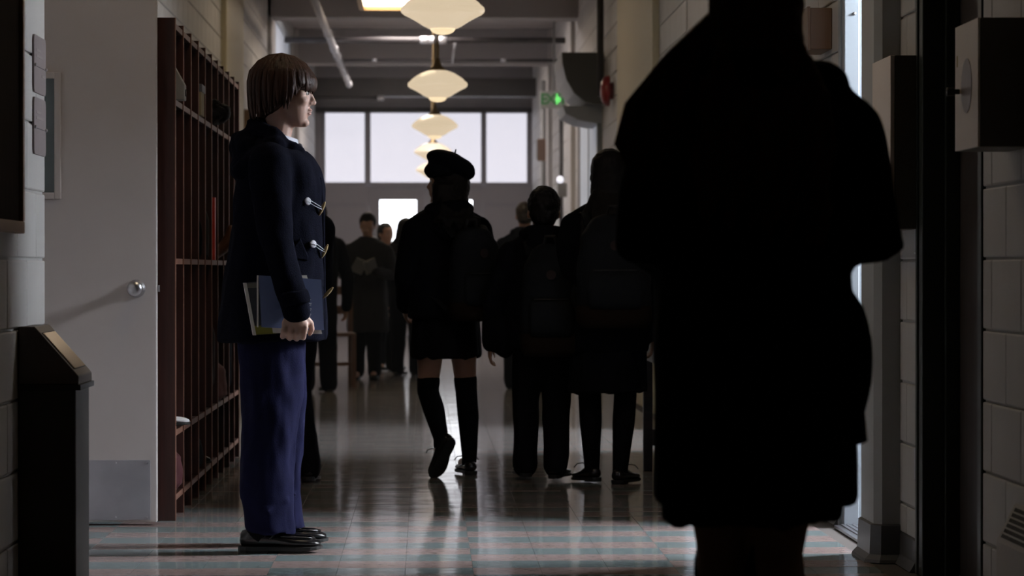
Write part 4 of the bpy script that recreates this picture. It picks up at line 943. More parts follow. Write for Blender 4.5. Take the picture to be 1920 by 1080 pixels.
# ------------------------------------------------------------------ the waiting boy (seen from his right side, facing +x)
BY = 10.16
BX = (525 - VPX) / F_PX * 10.05
bS = F_PX / 10.05
U = lambda x: (x - 525) / bS
V = lambda y: (1035 - y) / bS
boy = thing('person', 'boy in navy duffle coat and blue trousers standing in profile holding books', 'person', (BX, BY, 0))
HC = Vector((U(537), 0.0, V(172)))
MH = Matrix.Translation(HC) @ Matrix.Rotation(-0.10, 4, 'Z') @ Matrix.Rotation(0.06, 4, 'Y')
HS = 1.03
bm = bmesh.new()
head_shapes(bm, MH, HS)
NK = Vector((U(517), 0, V(252)))
tube(bm, [NK + Vector((-0.005, 0, -0.07)), NK, HC + Vector((-0.02, 0, -0.055))], [0.056, 0.050, 0.052], 16)
loft(bm, [(-0.02, 0, V(640), 0.08, 0.12), (-0.02, 0, V(590), 0.09, 0.14), (-0.02, 0, V(470), 0.075, 0.115), (-0.015, 0, V(340), 0.09, 0.14), (-0.01, 0, V(295), 0.08, 0.14), (-0.01, 0, V(268), 0.05, 0.08)], 20)
NF, FF = -0.13, 0.14     # near and far foot
for sg, fy, ax in ((-1, NF, U(487)), (1, FF, U(497))):
    h0 = Vector((-0.02, 0.08 * sg, V(600)))
    kn = Vector((U(508), 0.105 * sg, V(800))); an = Vector((ax, fy, 0.085))
    tube(bm, [h0, (h0 + kn) / 2, kn, kn * 0.6 + an * 0.4 + Vector((-0.015, 0, 0)), an, an + Vector((0.07, 0, -0.045))], [0.085, 0.07, 0.052, 0.052, 0.036, 0.030], 14)
SHN = Vector((U(508), -0.155, V(298))); ELN = Vector((U(522), -0.245, V(452))); WRN = Vector((U(560), -0.268, V(592)))
SHF = Vector((U(508), 0.155, V(298))); ELF = Vector((U(512), 0.22, V(455))); WRF = Vector((U(556), 0.19, V(545)))
for a, b_, c in ((SHN, ELN, WRN), (SHF, ELF, WRF)):
    tube(bm, [a, (a + b_) / 2, b_, (b_ + c) / 2, c], [0.052, 0.045, 0.038, 0.034, 0.025], 12)
hand_shapes(bm, WRF, (0.15, 0, -1), (0, -1, 0), -1, 0.95)
# near hand: back of the hand towards the camera, fingers hooked under the books
KZ = V(612)
tube(bm, [WRN + Vector((-0.004, 0, 0.03)), WRN, (U(558), -0.272, V(602)), (U(556), -0.277, V(610))], [(0.025, 0.018), (0.031, 0.019), (0.043, 0.018), (0.045, 0.015)], 14, ref=(0, 1, 0))
for i, (fx, dz, ln) in enumerate(((577, 0, 1.0), (565, -0.004, 1.05), (552, -0.002, 1.0), (539, 0.004, 0.9))):
    x = U(fx)
    tube(bm, [(x - 0.001, -0.272, V(606)), (x, -0.281, V(613)), (x - 0.004, -0.284, V(622) + dz), (x - 0.008, -0.268, V(631.5) + dz), (x - 0.009, -0.247, V(633) + dz), (x - 0.009, -0.232, V(630.5) + dz)], [0.0105, 0.0112, 0.0100, 0.0098, 0.0090, 0.0078], 10, ref=(1, 0, 0))
tube(bm, [(U(578), -0.262, V(598)), (U(586), -0.255, V(606)), (U(588), -0.246, V(617)), (U(584), -0.239, V(626))], [0.0135, 0.0120, 0.0100, 0.0080], 10)
fused('body', bm, M_SKIN, boy, 0.0042, 2)
eyes(boy, MH, HS)
bm = bmesh.new(); b = bmesh.new(); ell(b, (0.0768, 0, -0.0548), (0.0112, 0.0195, 0.0050), 12, 6); ell(b, (0.0750, 0, -0.0668), (0.0105, 0.0175, 0.0058), 12, 6); add_mesh(bm, b, MH @ Matrix.Scale(HS, 4)); obj('lips', bm, M_LIP, boy, True)
bm = bmesh.new(); b = bmesh.new()
for sg in (-1, 1): tube(b, [(0.074, 0.014 * sg, 0.021), (0.071, 0.028 * sg, 0.027), (0.058, 0.042 * sg, 0.023)], [(0.003, 0.0045)] * 3, 6)
add_mesh(bm, b, MH @ Matrix.Scale(HS, 4)); obj('eyebrow', bm, M_HAIR, boy, True)
# bowl-cut hair
rng = random.Random(3)
bm = bmesh.new(); b = bmesh.new()
ell(b, (-0.020, 0, 0.036), (0.104, 0.088, 0.082), 24, 14)
ell(b, (-0.052, 0, -0.008), (0.070, 0.086, 0.082), 20, 12)
ell(b, (-0.072, 0, -0.048), (0.040, 0.066, 0.046), 16, 10)
tube(b, [(-0.02, 0.078, 0.03), (-0.012, 0.080, -0.018), (-0.03, 0.074, -0.040)], [(0.045, 0.012), (0.040, 0.012), (0.024, 0.010)], 12, ref=(0, 1, 0))
tube(b, [(-0.02, -0.078, 0.03), (-0.012, -0.080, -0.018), (-0.03, -0.074, -0.040)], [(0.045, 0.012), (0.040, 0.012), (0.024, 0.010)], 12, ref=(0, 1, 0))
tube(b, [(0.030, 0.074, 0.034), (0.066, 0.050, 0.034), (0.084, 0.026, 0.033), (0.090, 0.0, 0.032), (0.084, -0.026, 0.033), (0.066, -0.050, 0.034), (0.030, -0.074, 0.034)], [(0.011, 0.028)] * 7, 10, ref=(0, 0, 1))
add_mesh(bm, b, MH @ Matrix.Scale(HS, 4))
def hem_of(a):
    c = math.cos(a)                       # 1 in front, -1 at the back
    if c > 0.80: return 0.014
    if c > 0.52: return 0.014 - (0.80 - c) / 0.28 * 0.016
    if c > 0.34: return -0.002 - (0.52 - c) / 0.18 * 0.038
    if c > -0.1: return -0.044
    return -0.050 - 0.034 * min(1, (-c - 0.1) / 0.6)
me_h = bmesh.new()
cap = fused('hair', bm, M_HAIR, boy, 0.005, 3)
bm = bmesh.new(); bm.from_mesh(cap.data)
for ring_n, rd in ((54, (0.107, 0.090, 0.088)), (46, (0.110, 0.094, 0.084)), (34, (0.106, 0.091, 0.091))):
    locks(bm, MH, HS, rd, 0.034, ring_n, hem_of, rng, r0=0.0085, cx=-0.018)
bm.to_mesh(cap.data); bm.free()
for p in cap.data.polygons: p.use_smooth = True
# shirt collar and tie knot
bm = bmesh.new()
for sg in (-1, 1):
    rs = []
    for f in [i / 8 for i in range(9)]:
        p = Vector((-0.040 + 0.112 * f, 0.066 * sg * math.cos(max(0, f - 0.35) / 0.65 * 1.25), 0.014 - 0.034 * f)) + NK
        h_ = 0.030 + 0.012 * f; outw = Vector((0.3 * f, sg * 0.9, 0)).normalized() * 0.010
        rs.append([p + Vector((0, 0, 0.004)), p + outw * 0.9 + Vector((0.002, 0, -h_)), p + outw * 0.55 + Vector((0, 0, -h_)), p - outw * 0.25])
    rings(bm, rs)
obj('shirt_collar', bm, M_SHIRT, boy)
bm = bmesh.new(); tube(bm, [NK + Vector((0.078, 0, -0.038)), NK + Vector((0.094, 0, -0.075)), NK + Vector((0.105, 0, -0.12))], [(0.016, 0.010), (0.012, 0.007), (0.02, 0.006)], 8, ref=(1, 0, 0)); obj('tie', bm, M_TIE, boy)
# duffle coat
bm = bmesh.new()
prof = [(641, 404, 612, 0.215), (636, 404, 612, 0.215), (560, 412, 611, 0.195), (500, 420, 610, 0.178), (450, 428, 610, 0.168), (400, 434, 609, 0.168), (350, 440, 606, 0.176), (318, 445, 598, 0.190), (296, 451, 586, 0.195), (282, 458, 572, 0.180), (270, 470, 560, 0.130), (262, 478, 550, 0.090)]
loft(bm, [((U(a) + U(b_)) / 2, 0, V(y), (U(b_) - U(a)) / 2, hw, (0.02 if y > 620 else 0.0) - (0.35 if y < 280 else 0)) for y, a, b_, hw in prof], 32, 2.15)
tube(bm, [SHN + Vector((0, -0.012, -0.012)), SHN * 0.5 + ELN * 0.5 + Vector((-0.002, -0.004, 0)), ELN, ELN * 0.45 + WRN * 0.55, WRN + Vector((0, 0, 0.004))], [(0.078, 0.070), (0.070, 0.060), (0.058, 0.050), (0.052, 0.044), (0.047, 0.036)], 18, ref=(0, 1, 0))
tube(bm, [SHF + Vector((0, 0.012, -0.012)), SHF * 0.5 + ELF * 0.5, ELF, ELF * 0.45 + WRF * 0.55, WRF], [0.076, 0.068, 0.058, 0.052, 0.047], 18)
coat = fused('duffle_coat', bm, M_NAVY, boy, 0.008, 5, folds=0.020, fsize=0.085, stretch=(1, 1, 2.0))
bm = bmesh.new()   # hood lying on the back
tube(bm, [(U(577), -0.080, V(312)), (U(550), -0.102, V(284)), (U(515), -0.100, V(260)), (U(488), -0.06, V(241)), (U(475), 0, V(231)), (U(488), 0.06, V(241)), (U(515), 0.100, V(260)), (U(550), 0.102, V(284)), (U(577), 0.080, V(312))], [(0.012, 0.028), (0.018, 0.034), (0.022, 0.036), (0.026, 0.036), (0.030, 0.036), (0.026, 0.036), (0.022, 0.036), (0.018, 0.034), (0.012, 0.028)], 12)
ell(bm, (U(466), 0, V(285)), (0.064, 0.125, 0.085), 20, 12, Euler((0, -0.45, 0))); ell(bm, (U(449), 0, V(318)), (0.040, 0.10, 0.042), 18, 10)
tube(bm, [(U(520), -0.125, V(275)), (U(480), -0.125, V(300)), (U(452), -0.09, V(325))], [0.035, 0.04, 0.03], 12); tube(bm, [(U(520), 0.125, V(275)), (U(480), 0.125, V(300)), (U(452), 0.09, V(325))], [0.035, 0.04, 0.03], 12)
fused('hood', bm, M_NAVY, boy, 0.008, 4, folds=0.022, fsize=0.06)
# pocket flap, cuff strap, front placket edge
bm = bmesh.new(); pf = [(U(552), V(466)), (U(565), V(448)), (U(579), V(482)), (U(579), V(490)), (U(556), V(486))]
rings(bm, [[(x, -0.172 + (x - U(552)) * 0.5, z) for x, z in pf], [(x, -0.150 + (x - U(552)) * 0.5, z) for x, z in pf]]); obj('pocket_flap', bm, M_NAVY, coat, bevel=0.003)
bm = bmesh.new(); tube(bm, [WRN + Vector((-0.042, -0.034, 0.055)), WRN + Vector((-0.01, -0.048, 0.06)), WRN + Vector((0.022, -0.040, 0.066)), WRN + Vector((0.040, -0.018, 0.07))], [(0.006, 0.024)] * 4, 8, ref=(0, 0, 1)); st = obj('cuff_strap', bm, M_NAVY, coat, True)
bm = bmesh.new(); tube(bm, [(U(596), -0.050, V(335)), (U(602), -0.05, V(400)), (U(603), -0.052, V(500)), (U(604), -0.055, V(634))], [(0.006, 0.012)] * 4, 8, ref=(1, 0, 0)); obj('front_placket', bm, M_NAVY, coat, True)
def toggle(xp, yp, xt, yt, tilt, ring):
    tg = bmesh.new(); c = Vector((U(xt), -0.085, V(yt)))
    d_ = Vector((math.sin(tilt), -0.25, math.cos(tilt))).normalized()
    tube(tg, [c - d_ * 0.024, c - d_ * 0.010, c + d_ * 0.010, c + d_ * 0.024], [0.0028, 0.0062, 0.0062, 0.0030], 10); o = obj('toggle', tg, M_HORN, coat, True)
    if ring:
        bm = bmesh.new(); pc = Vector((U(xp), -0.135, V(yp)))
        lathe(bm, [(0.012, 0.004), (0.0135, -0.001), (0.011, -0.003), (0.002, -0.0035)], (0, 0, 0), 20, 'y'); bm.transform(Matrix.Translation(pc) @ Matrix.Rotation(0.62, 4, 'Z')); obj('leather_patch', bm, M_CORD, o, True)
        for dz in (-0.005, 0.005):
            bm = bmesh.new(); tube(bm, [pc + Vector((0.006, -0.008, dz)), (pc + c) / 2 + Vector((0.002, -0.012, dz)), c + Vector((0, -0.004, dz * 0.6))], [0.0010] * 3, 6); obj('cord', bm, M_CORD, o)
toggle(578, 379, 604, 392, 0.42, True); toggle(588, 459, 609, 472, 0.45, True); toggle(0, 0, 615, 550, 0.75, False)
# trousers
bm = bmesh.new()
loft(bm, [(U(508), 0, V(660), 0.110, 0.165), (U(508), 0, V(600), 0.108, 0.165), (U(508), 0, V(540), 0.095, 0.15)], 24)
def trouser(sg, fy, dx, dn):
    q = [(600, 447, 568, 0.088, 0.085), (650, 449, 569, 0.088, 0.09), (750, 453, 564, 0.082, 0.105), (820, 450, 558, 0.080, 0.11), (880, 448, 552, 0.078, 0.12), (930, 450, 548, 0.076, 0.125), (965, 459, 549, 0.072, 0.13), (997, 460, 556, 0.072, 0.13)]
    loft(bm, [((U(a) + U(b_)) / 2 + dx * (y - 600) / 400, sg * cy if y < 900 else sg * (cy * 0.5 + abs(fy) * 0.5), V(y) + dn * (y > 980), (U(b_) - U(a)) / 2, ry, 0.0 if y < 980 else -0.12) for y, a, b_, ry, cy in q][::-1], 24, 2.1)
    # crease ridge down the front and a break over the shoe
    tube(bm, [((U(565)) , sg * 0.1, V(680)), (U(560) + dx * 0.4, sg * 0.11, V(800)), (U(549) + dx * 0.7, sg * 0.12, V(900))], [0.006, 0.008, 0.006], 8)
    tube(bm, [(U(470) + dx, sg * (0.125) - 0.06, V(940)), (U(505) + dx, sg * 0.125 - 0.075, V(955)), (U(540) + dx, sg * 0.125 - 0.05, V(935))], [0.008, 0.012, 0.006], 8)
trouser(-1, NF, 0.0, 0.0); trouser(1, FF, 0.022, 0.0)
fused('trousers', bm, M_TROU, boy, 0.007, 4, folds=0.030, fsize=0.075, stretch=(1, 1, 2.4))
for sx_, sy_ in ((U(487), NF), (U(495), FF)):
    bm = bmesh.new(); tube(bm, [(sx_ - 0.004, sy_, 0.22), (sx_, sy_, 0.12), (sx_, sy_, 0.062)], [0.050, 0.042, 0.044], 14); obj('sock', bm, M_SOCK, boy, True)
shoe(boy, Matrix.Translation((U(487), NF, 0)) @ Matrix.Rotation(-0.05, 4, 'Z'), 0.285, detail=True)
shoe(boy, Matrix.Translation((U(492), FF, 0)) @ Matrix.Rotation(0.05, 4, 'Z'), 0.285, detail=True)
# books under the arm (each its own thing)
def book(label, corners, y0, y1, m, cover=0.0025, name='book', bottom_band=None, group=None):
    c = sum((Vector((U(x), 0, V(y))) for x, y in corners), Vector()) / 4
    t = thing(name, label, 'book', (BX + c.x, BY + (y0 + y1) / 2, c.z), 0.20, group)
    P = [Vector((U(x), 0, V(y))) - c for x, y in corners]; h = (y1 - y0) / 2
    def slab(nm, s, a, b_, m_, par=None):
        bm = bmesh.new(); Q = [p * s for p in P]
        rings(bm, [[q + Vector((0, a, 0)) for q in Q], [q + Vector((0, b_, 0)) for q in Q]]); return obj(nm, bm, m_, par or t)
    fc = slab('front_cover', 1.0, -h, -h + cover, m); slab('back_cover', 1.0, h - cover, h, m); slab('pages', 0.985, -h + cover, h - cover, M_PAPER)
    return t, fc, P, h
tb, fc, P, h = book('slate blue paperback with white lettering held under the boy\'s arm', [(488, 517), (605, 525), (610, 619), (494, 613)], -0.226, -0.212, M_BLUEBOOK, 0.0012)
bx('fore_edge', (P[0].x - 0.004, P[0].x + 0.0, -h, h, P[3].z, P[0].z), M_PAPER, tb)
for i, (dz, wd) in enumerate(((0.048, 0.004), (0.040, 0.008), (0.031, 0.013), (0.022, 0.010), (0.012, 0.013), (0.003, 0.008), (-0.006, 0.010), (-0.014, 0.005))):
    cz = V(580) - (tb.location.z) + dz - 0.010; cx = U(583) - (tb.location.x - BX)
    bm = bmesh.new(); tube(bm, [(cx - wd / 2, -h - 0.0006, cz - 0.002), (cx + wd / 2, -h - 0.0006, cz + (0.003 if i % 2 else -0.001))], [(0.0016, 0.0006)] * 2, 6, ref=(0, 1, 0)); obj('lettering', bm, M_PRINT, fc)
tb2, fc2, P2, h2 = book('white-edged picture book with olive band, behind the blue one', [(461, 531), (580, 520), (598, 622), (479, 628)], -0.208, -0.196, M_DARKBOOK, 0.0012)
bm = bmesh.new(); w_ = 0.014
rings(bm, [[P2[3] + Vector((0.006, -h2 - 0.0006, 0.002)), P2[2] + Vector((0, -h2 - 0.0006, 0.002)), P2[2] + Vector((-0.006, -h2 - 0.0006, 0.032)), P2[3] + Vector((0.001, -h2 - 0.0006, 0.032))], [P2[3] + Vector((0.006, -h2, 0.002)), P2[2] + Vector((0, -h2, 0.002)), P2[2] + Vector((-0.006, -h2, 0.032)), P2[3] + Vector((0.001, -h2, 0.032))]]); obj('cover_band', bm, M_OLIVE, fc2)
bm = bmesh.new(); e0, e1 = P2[0], P2[3]
rings(bm, [[e0 + Vector((-0.003, -h2 - 0.001, 0)), e0 + Vector((0.008, -h2 - 0.001, 0)), e1 + Vector((0.008, -h2 - 0.001, 0)), e1 + Vector((-0.003, -h2 - 0.001, 0))], [e0 + Vector((-0.003, h2, 0)), e0 + Vector((0.008, h2, 0)), e1 + Vector((0.008, h2, 0)), e1 + Vector((-0.003, h2, 0))]]); obj('spine', bm, M_PAPER, tb2)
bm = bmesh.new(); rings(bm, [[P2[0] + Vector((0.01, -h2 - 0.0004, -0.002)), P2[0] + Vector((0.10, -h2 - 0.0004, 0.004)), P2[0] + Vector((0.102, -h2 - 0.0004, -0.014)), P2[0] + Vector((0.012, -h2 - 0.0004, -0.018))], [P2[0] + Vector((0.01, -h2, -0.002)), P2[0] + Vector((0.10, -h2, 0.004)), P2[0] + Vector((0.102, -h2, -0.014)), P2[0] + Vector((0.012, -h2, -0.018))]]); obj('title_strip', bm, mat('grey print', (0.16, 0.15, 0.12), 0.5), fc2)
tb3, fc3, P3, h3 = book('thin pale booklet tucked between the other two books', [(500, 519), (578, 517), (607, 626), (515, 624)], -0.211, -0.2085, M_PAPER, 0.0006)

# ------------------------------------------------------------------ pupils walking away
def backpack(label, loc, rz, w_, h_, d_, group='backpacks of the walking pupils', tilt=0.0):
    """local x points away from the wearer's back, z up, origin at the bottom"""
    t = thing('backpack', label, 'backpack', loc, rz, group)
    bm = bmesh.new(); loft(bm, [(d_ * 0.5, 0, 0.0, d_ * 0.42, w_ * 0.42), (d_ * 0.52, 0, 0.03, d_ * 0.52, w_ * 0.5), (d_ * 0.5, 0, h_ * 0.5, d_ * 0.5, w_ * 0.5), (d_ * 0.42, 0, h_ * 0.82, d_ * 0.40, w_ * 0.44), (d_ * 0.32, 0, h_ * 0.96, d_ * 0.26, w_ * 0.30), (d_ * 0.28, 0, h_, d_ * 0.15, w_ * 0.18)], 24, 2.7); o = fused('body', bm, M_PACK, t, 0.010, 3, folds=0.012, fsize=0.08)
    bm = bmesh.new(); loft(bm, [(d_ * 0.52, 0, -0.006, d_ * 0.44, w_ * 0.43), (d_ * 0.53, 0, 0.03, d_ * 0.535, w_ * 0.51), (d_ * 0.525, 0, h_ * 0.19, d_ * 0.525, w_ * 0.508)], 24, 2.7); obj('suede_base', bm, M_PACKB, t, True)
    bm = bmesh.new(); loft(bm, [(d_ * 0.93, 0, h_ * 0.16, d_ * 0.16, w_ * 0.34), (d_ * 0.97, 0, h_ * 0.22, d_ * 0.20, w_ * 0.38), (d_ * 0.92, 0, h_ * 0.45, d_ * 0.18, w_ * 0.37), (d_ * 0.85, 0, h_ * 0.52, d_ * 0.12, w_ * 0.33)], 20, 2.6); pk = obj('front_pocket', bm, M_PACK, t, True)
    bm = bmesh.new(); tube(bm, [(d_ * 1.0, -w_ * 0.28, h_ * 0.5), (d_ * 1.06, 0, h_ * 0.5), (d_ * 1.0, w_ * 0.28, h_ * 0.5)], [0.004] * 3, 6); obj('zip', bm, M_BLACK, pk)
    bm = bmesh.new(); lathe(bm, [(0.022, 0), (0.022, 0.004)], (d_ * 0.97, 0, h_ * 0.72), 14, 'x'); obj('patch', bm, mat('rust patch', (0.016, 0.005, 0.004), 0.8), o)
    bm = bmesh.new(); tube(bm, [(0.02, -0.03, h_ * 0.97), (0.03, -0.02, h_ + 0.035), (0.03, 0.02, h_ + 0.035), (0.02, 0.03, h_ * 0.97)], [0.008] * 4, 8); obj('grab_loop', bm, M_BLACK, t)
    for sg in (-1, 1):
        bm = bmesh.new(); y = w_ * 0.33 * sg
        tube(bm, [(0.03, y, h_ * 0.90), (-0.04, y * 1.1, h_ * 1.02), (-0.12, y * 1.15, h_ * 1.02), (-0.20, y * 1.2, h_ * 0.85), (-0.20, y * 1.25, h_ * 0.60), (-0.10, y * 1.5, h_ * 0.25), (0.02, y * 1.3, h_ * 0.10)], [(0.022, 0.006)] * 7, 8, ref=(1, 0, 0.3)); obj('shoulder_strap', bm, M_PACK, t, True)
    return t
AW = PI / 2       # facing away from the camera
# girl with beret
gx, gy = (838 - VPX) / F_PX * 13.63, 13.75
H1 = 1.50
g1 = person('girl in black beret, coat and knee socks walking away, face turned left', (gx, gy, 0), AW + 0.35, H1, head_yaw=1.10, girl=True, bottom='skirt', skirt_hem=0.555, hem=0.74, hem_rx=0.155, hem_ry=0.185, skirt_ry=0.168, hair='long', hair_m=M_HAIRB,
            legs={1: ((0.06, 0.072, 0.395), (-0.17, 0.090, 0.175), 0.95, 0.25, 0.9), -1: ((0.02, -0.105, 0.40), (0.01, -0.118, 0.075), 0.0, -0.15)},
            arms={1: ((0.02, 0.195, 0.92), (0.16, 0.15, 0.80)), -1: ((-0.03, -0.22, 0.90), (0.16, -0.20, 0.86))}, sock_top=0.055, skin=M_SKIN2, extra_coat={'hair_z': 1.20, 'hair_w': 0.085})
bm = bmesh.new()
hz = H1 - 0.118 * 0.92
ell(bm, (-0.01, -0.015, hz + 0.075), (0.125, 0.122, 0.052), 22, 12, Euler((0.38, 0.0, 0.0))); ell(bm, (0.015, 0.012, hz + 0.045), (0.098, 0.090, 0.055), 20, 10); ell(bm, (-0.02, -0.065, hz + 0.045), (0.09, 0.065, 0.05), 18, 10, Euler((0.5, 0, 0)))
be = fused('beret', bm, M_NAVYD, g1, 0.008, 3, folds=0.01, fsize=0.06)
bm = bmesh.new(); tube(bm, [(-0.01, -0.035, hz + 0.115), (-0.01, -0.042, hz + 0.142)], [0.005, 0.003], 6); obj('beret_stalk', bm, M_NAVYD, be)
backpack('slate backpack worn by the girl in the beret', (gx + 0.10, gy - 0.150, 0.735), -AW + 0.50, 0.27, 0.43, 0.15)
# short-haired boy
bx_, by_ = (1022 - VPX) / F_PX * 13.3, 13.42
person('short-haired boy in dark hooded coat and black trousers walking away', (bx_, by_, 0), AW, 1.355, girl=False, hem=0.60, hem_rx=0.15, hem_ry=0.195, trouser_r=0.063,
       legs={1: ((0.06, 0.082, 0.37), (0.06, 0.085, 0.082), 0.0, 0.15), -1: ((0.0, -0.060, 0.36), (-0.04, -0.052, 0.080), 0.0, -0.35)},
       arms={1: ((-0.05, 0.235, 0.80), (0.0, 0.245, 0.63)), -1: ((-0.03, -0.20, 0.80), (0.06, -0.20, 0.62))}, hs=0.95, extra_coat={'blobs': [((-0.02, 0.18, 0.66), (0.10, 0.06, 0.10))]})
backpack('slate backpack with rust patch worn by the short-haired boy', (bx_ + 0.02, by_ - 0.150, 0.585), -AW, 0.27, 0.50, 0.155)
# long-haired girl
lx, ly = (1146 - VPX) / F_PX * 13.06, 13.20
person('long-haired girl in skirt and black tights walking away beside the table', (lx, ly, 0), AW, 1.515, girl=True, bottom='skirt', skirt_hem=0.415, hem=0.60, hem_rx=0.145, hem_ry=0.18, skirt_ry=0.178, hair='long', hair_m=M_HAIRB,
       legs={1: ((0.05, 0.085, 0.41), (0.04, 0.075, 0.082), 0.05, 0.35), -1: ((0.02, -0.075, 0.40), (-0.02, -0.050, 0.076), 0.0, -0.45)},
       arms={1: ((-0.02, 0.20, 0.93), (0.12, 0.17, 0.82)), -1: ((-0.04, -0.225, 0.90), (0.0, -0.205, 0.68))}, sock_top=0.14, hood=False, extra_coat={'hair_z': 1.10, 'hair_w': 0.12})
backpack('large slate backpack with brown base worn by the long-haired girl', (lx + 0.005, ly - 0.185, 0.715), -AW, 0.33, 0.50, 0.17)
# ------------------------------------------------------------------ foreground girl, seen from behind
fx, fy = (1432 - VPX) / F_PX * 5.3, 5.45
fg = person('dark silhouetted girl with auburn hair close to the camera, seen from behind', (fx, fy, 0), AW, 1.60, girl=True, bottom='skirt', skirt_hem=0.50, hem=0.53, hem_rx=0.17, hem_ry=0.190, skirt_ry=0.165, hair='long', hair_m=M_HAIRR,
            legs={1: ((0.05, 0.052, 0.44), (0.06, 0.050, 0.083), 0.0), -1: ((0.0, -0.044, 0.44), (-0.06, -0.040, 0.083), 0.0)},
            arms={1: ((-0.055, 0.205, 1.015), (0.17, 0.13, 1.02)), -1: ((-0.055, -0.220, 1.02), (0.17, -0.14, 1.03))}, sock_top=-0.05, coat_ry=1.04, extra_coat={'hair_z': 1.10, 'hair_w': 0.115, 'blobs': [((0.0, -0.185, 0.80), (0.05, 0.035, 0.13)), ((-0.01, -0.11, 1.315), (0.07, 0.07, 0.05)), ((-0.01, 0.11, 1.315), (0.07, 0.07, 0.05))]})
bm = bmesh.new()
loft(bm, [(0.02, -0.185, 0.645, 0.10, 0.030), (0.02, -0.183, 0.66, 0.10, 0.030), (0.0, -0.165, 0.85, 0.08, 0.03), (0.0, -0.14, 1.0, 0.05, 0.02)], 18)
fused('coat_flap', bm, M_NAVYD, fg, 0.01, 2)
bm = bmesh.new()
rng = random.Random(5)
for q in range(26):
    y = 0.05 + 0.17 * rng.random(); 
    tube(bm, [(0.0, y * 0.35, 1.44), (-0.05, y * 0.65 + 0.02, 1.36), (-0.09 + 0.02 * rng.random(), y + 0.02, 1.27), (-0.10, y + 0.035 + 0.012 * math.sin(q), 1.20), (-0.10, y + 0.02 + 0.015 * math.sin(q * 2), 1.12)], [0.014, 0.013, 0.012, 0.009, 0.004], 7)
obj('loose_hair', bm, M_HAIRR, fg, True)
# ------------------------------------------------------------------ far group
def reading():
    Y = 25.7; X = (690 - VPX) / F_PX * Y
    t = person('boy in long dark coat and tie reading an open book far down the corridor', (X, Y, 0), -AW - 0.12, 1.47, head_pitch=0.38, bottom='trousers', hem=0.42, hem_rx=0.15, hem_ry=0.19, coat_m=mat('charcoal long coat', (0.010, 0.010, 0.013), 0.9), hair='short', hair_m=M_HAIRB, collar=True, hood=False, skin=M_SKIN, trouser_r=0.068,
           legs={1: ((0.04, 0.06, 0.39), (0.0, 0.06, 0.074), 0.0), -1: ((0.02, -0.08, 0.39), (-0.12, -0.11, 0.085), 0.3)},
           arms={1: ((0.03, 0.215, 0.92), (0.24, 0.105, 0.955), (0.5, -0.7, 0.25), (-0.3, -0.6, 0.6)), -1: ((0.03, -0.215, 0.92), (0.22, -0.105, 0.95), (0.5, 0.7, 0.25), (-0.3, 0.6, 0.6))}, voxel=0.0085)
    b_ = thing('open_book', 'open pale book in the hands of the reading boy', 'book', (X - 0.02, Y - 0.335, 0.975), 0.15)
    for sg in (-1, 1):
        o = bx('cover', (0, 0.11, -0.085, 0.085, -0.003, 0.0) if sg > 0 else (-0.11, 0, -0.085, 0.085, -0.003, 0.0), mat('grey book cover', (0.17, 0.18, 0.20), 0.5), b_); o.rotation_euler = (-0.75, -0.40 * sg, 0)
        o2 = bx('pages', (0.0, 0.106, -0.081, 0.081, 0.0, 0.008) if sg > 0 else (-0.106, 0, -0.081, 0.081, 0.0, 0.008), M_PAPER, b_); o2.rotation_euler = (-0.75, -0.40 * sg, 0)
reading()
def far(label, x, Y, H, rz, **kw):
    return person(label, ((x - VPX) / F_PX * Y, Y, 0), rz, H, voxel=0.009, **kw)
far('dark figure in a coat standing right behind the reading boy', 722, 28.0, 1.42, -AW + 0.6, hair='short', hem=0.5, hem_rx=0.14, hem_ry=0.17)
far('dark pupil standing between the reading boy and the beret girl', 762, 26.6, 1.44, AW - 0.5, hair='long', hem=0.5, hem_rx=0.14, hem_ry=0.16, girl=True, trouser_r=0.068)
far('dark pupil with cropped hair partly hidden between beret girl and short-haired boy', 984, 23.6, 1.52, AW, hair='short', hair_m=mat('ash brown hair', (0.035, 0.024, 0.018), 0.5), hem=0.55, hem_rx=0.14, hem_ry=0.18)
far('dark figure standing by the left wall, mostly behind the duffle coat boy', 596, 23.1, 1.50, AW + 0.4, hair='short', hem=0.45, hem_rx=0.15, hem_ry=0.15, trouser_r=0.075)
person('black-clad pupil striding behind the waiting boy, only a trouser leg showing', ((531 - VPX) / F_PX * 13.3, 13.45, 0), AW, 1.50, hair='short', hem=0.66, hem_rx=0.14, hem_ry=0.15, trouser_r=0.070,
       legs={1: ((0.18, 0.06, 0.40), (0.22, 0.07, 0.082), 0.0), -1: ((-0.02, -0.055, 0.40), (-0.10, -0.115, 0.080), 0.05)}, arms={1: ((-0.04, 0.19, 0.92), (0.02, 0.2, 0.74)), -1: ((-0.04, -0.17, 0.92), (0.10, -0.12, 0.78))}, voxel=0.009)

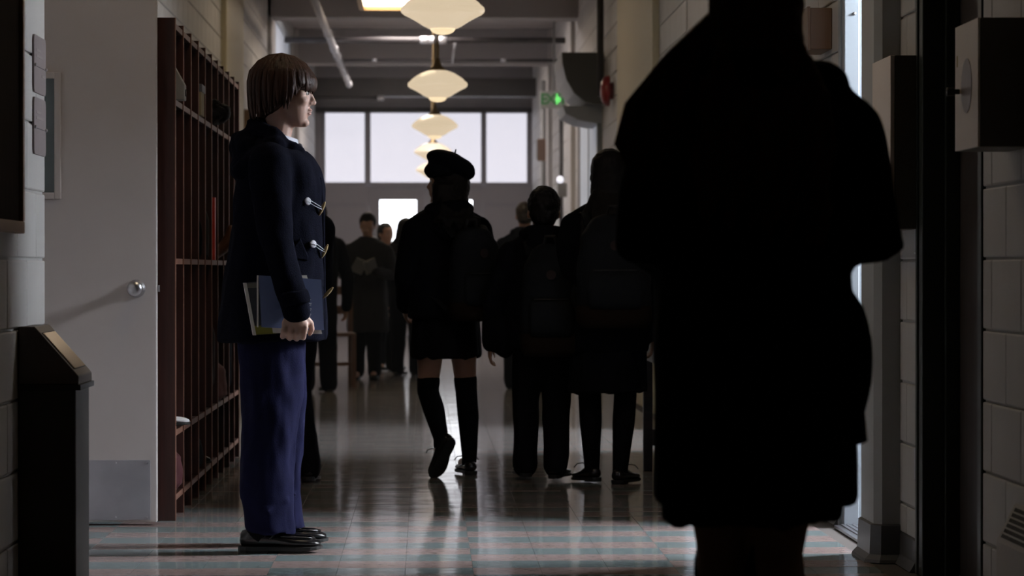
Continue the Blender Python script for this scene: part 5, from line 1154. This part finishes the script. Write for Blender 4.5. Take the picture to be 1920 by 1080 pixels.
# ------------------------------------------------------------------ furniture
t = thing('side_table', 'dark wooden table against the right wall behind the foreground girl', 'table', (1.05, 13.15, 0))
bx('top', (-0.01, 0.50, -0.02, 0.95, 0.615, 0.645), M_WOOD2, t, bevel=0.004)
for x in (0.0, 0.44):
    for y in (0.0, 0.88): bx('leg', (x, x + 0.045, y, y + 0.045, 0, 0.615), M_WOOD2, t, bevel=0.003)
for b in ((0.045, 0.44, 0.008, 0.03, 0.12, 0.20), (0.045, 0.44, 0.893, 0.915, 0.12, 0.20)): bx('stretcher', b, M_WOOD2, t)
for b in ((0.045, 0.44, 0.008, 0.03, 0.535, 0.615), (0.045, 0.44, 0.893, 0.915, 0.535, 0.615), (0.008, 0.03, 0.045, 0.88, 0.535, 0.615)): bx('apron', b, M_WOOD2, t)
t = thing('storage_box', 'cream box on the dark table', 'box', (1.20, 13.60, 0.6455)); bx('body', (-0.12, 0.16, -0.15, 0.15, 0, 0.20), mat('cream box card', (0.46, 0.42, 0.35), 0.6), t, bevel=0.003); bx('lid', (-0.125, 0.165, -0.155, 0.155, 0.20, 0.225), M_BOXM, t)
t = thing('lunch_box', 'yellow lunch box on top of the cream box', 'lunch box', (1.21, 13.60, 0.872)); yl = mat('yellow plastic', (0.50, 0.31, 0.06), 0.45); bx('body', (-0.09, 0.11, -0.07, 0.07, 0, 0.075), yl, t, bevel=0.008); bx('lid', (-0.093, 0.113, -0.073, 0.073, 0.075, 0.092), yl, t, bevel=0.005)
bm = bmesh.new(); tube(bm, [(-0.03, 0, 0.092), (-0.02, 0, 0.112), (0.04, 0, 0.112), (0.05, 0, 0.092)], [0.006] * 4, 8); obj('handle', bm, M_WHITE, t, True)
# wooden chair by the left wall
t = thing('wooden_chair', 'brown wooden chair by the left wall behind the waiting boy', 'chair', ((618 - VPX) / F_PX * 23.9, 24.1, 0), 0.1)
ch = mat('chair wood', (0.10, 0.05, 0.030), 0.45)
bx('seat', (-0.20, 0.20, -0.20, 0.20, 0.42, 0.45), ch, t, bevel=0.006)
for x in (-0.18, 0.18):
    for y in (-0.18, 0.18):
        bx('leg', (x - 0.02, x + 0.02, y - 0.02, y + 0.02, 0, 0.42 if y < 0 else 0.42), ch, t)
    bx('back_post', (x - 0.02, x + 0.02, 0.16, 0.20, 0.45, 0.85), ch, t)
for z in (0.60, 0.76): bx('back_rail', (-0.16, 0.16, 0.168, 0.19, z, z + 0.07), ch, t)
bx('stretcher', (-0.16, 0.16, -0.19, -0.17, 0.18, 0.21), ch, t)

# ------------------------------------------------------------------ thin haze down the corridor
hm = bpy.data.materials.new('thin haze'); hm.use_nodes = True
nt = hm.node_tree; nt.nodes.remove(nt.nodes['Principled BSDF'])
vsn = nt.nodes.new('ShaderNodeVolumeScatter'); vsn.inputs['Density'].default_value = 0.0016; vsn.inputs['Anisotropy'].default_value = 0.3
nt.links.new(vsn.outputs[0], nt.nodes['Material Output'].inputs['Volume'])
hz_ = bx('haze', (XL + 0.01, XR - 0.01, 15.2, YEND - 0.13, 0.01, ZC - 0.1), hm)
tag(hz_, 'thin dusty haze hanging in the far half of the corridor', 'haze'); hz_['kind'] = 'stuff'
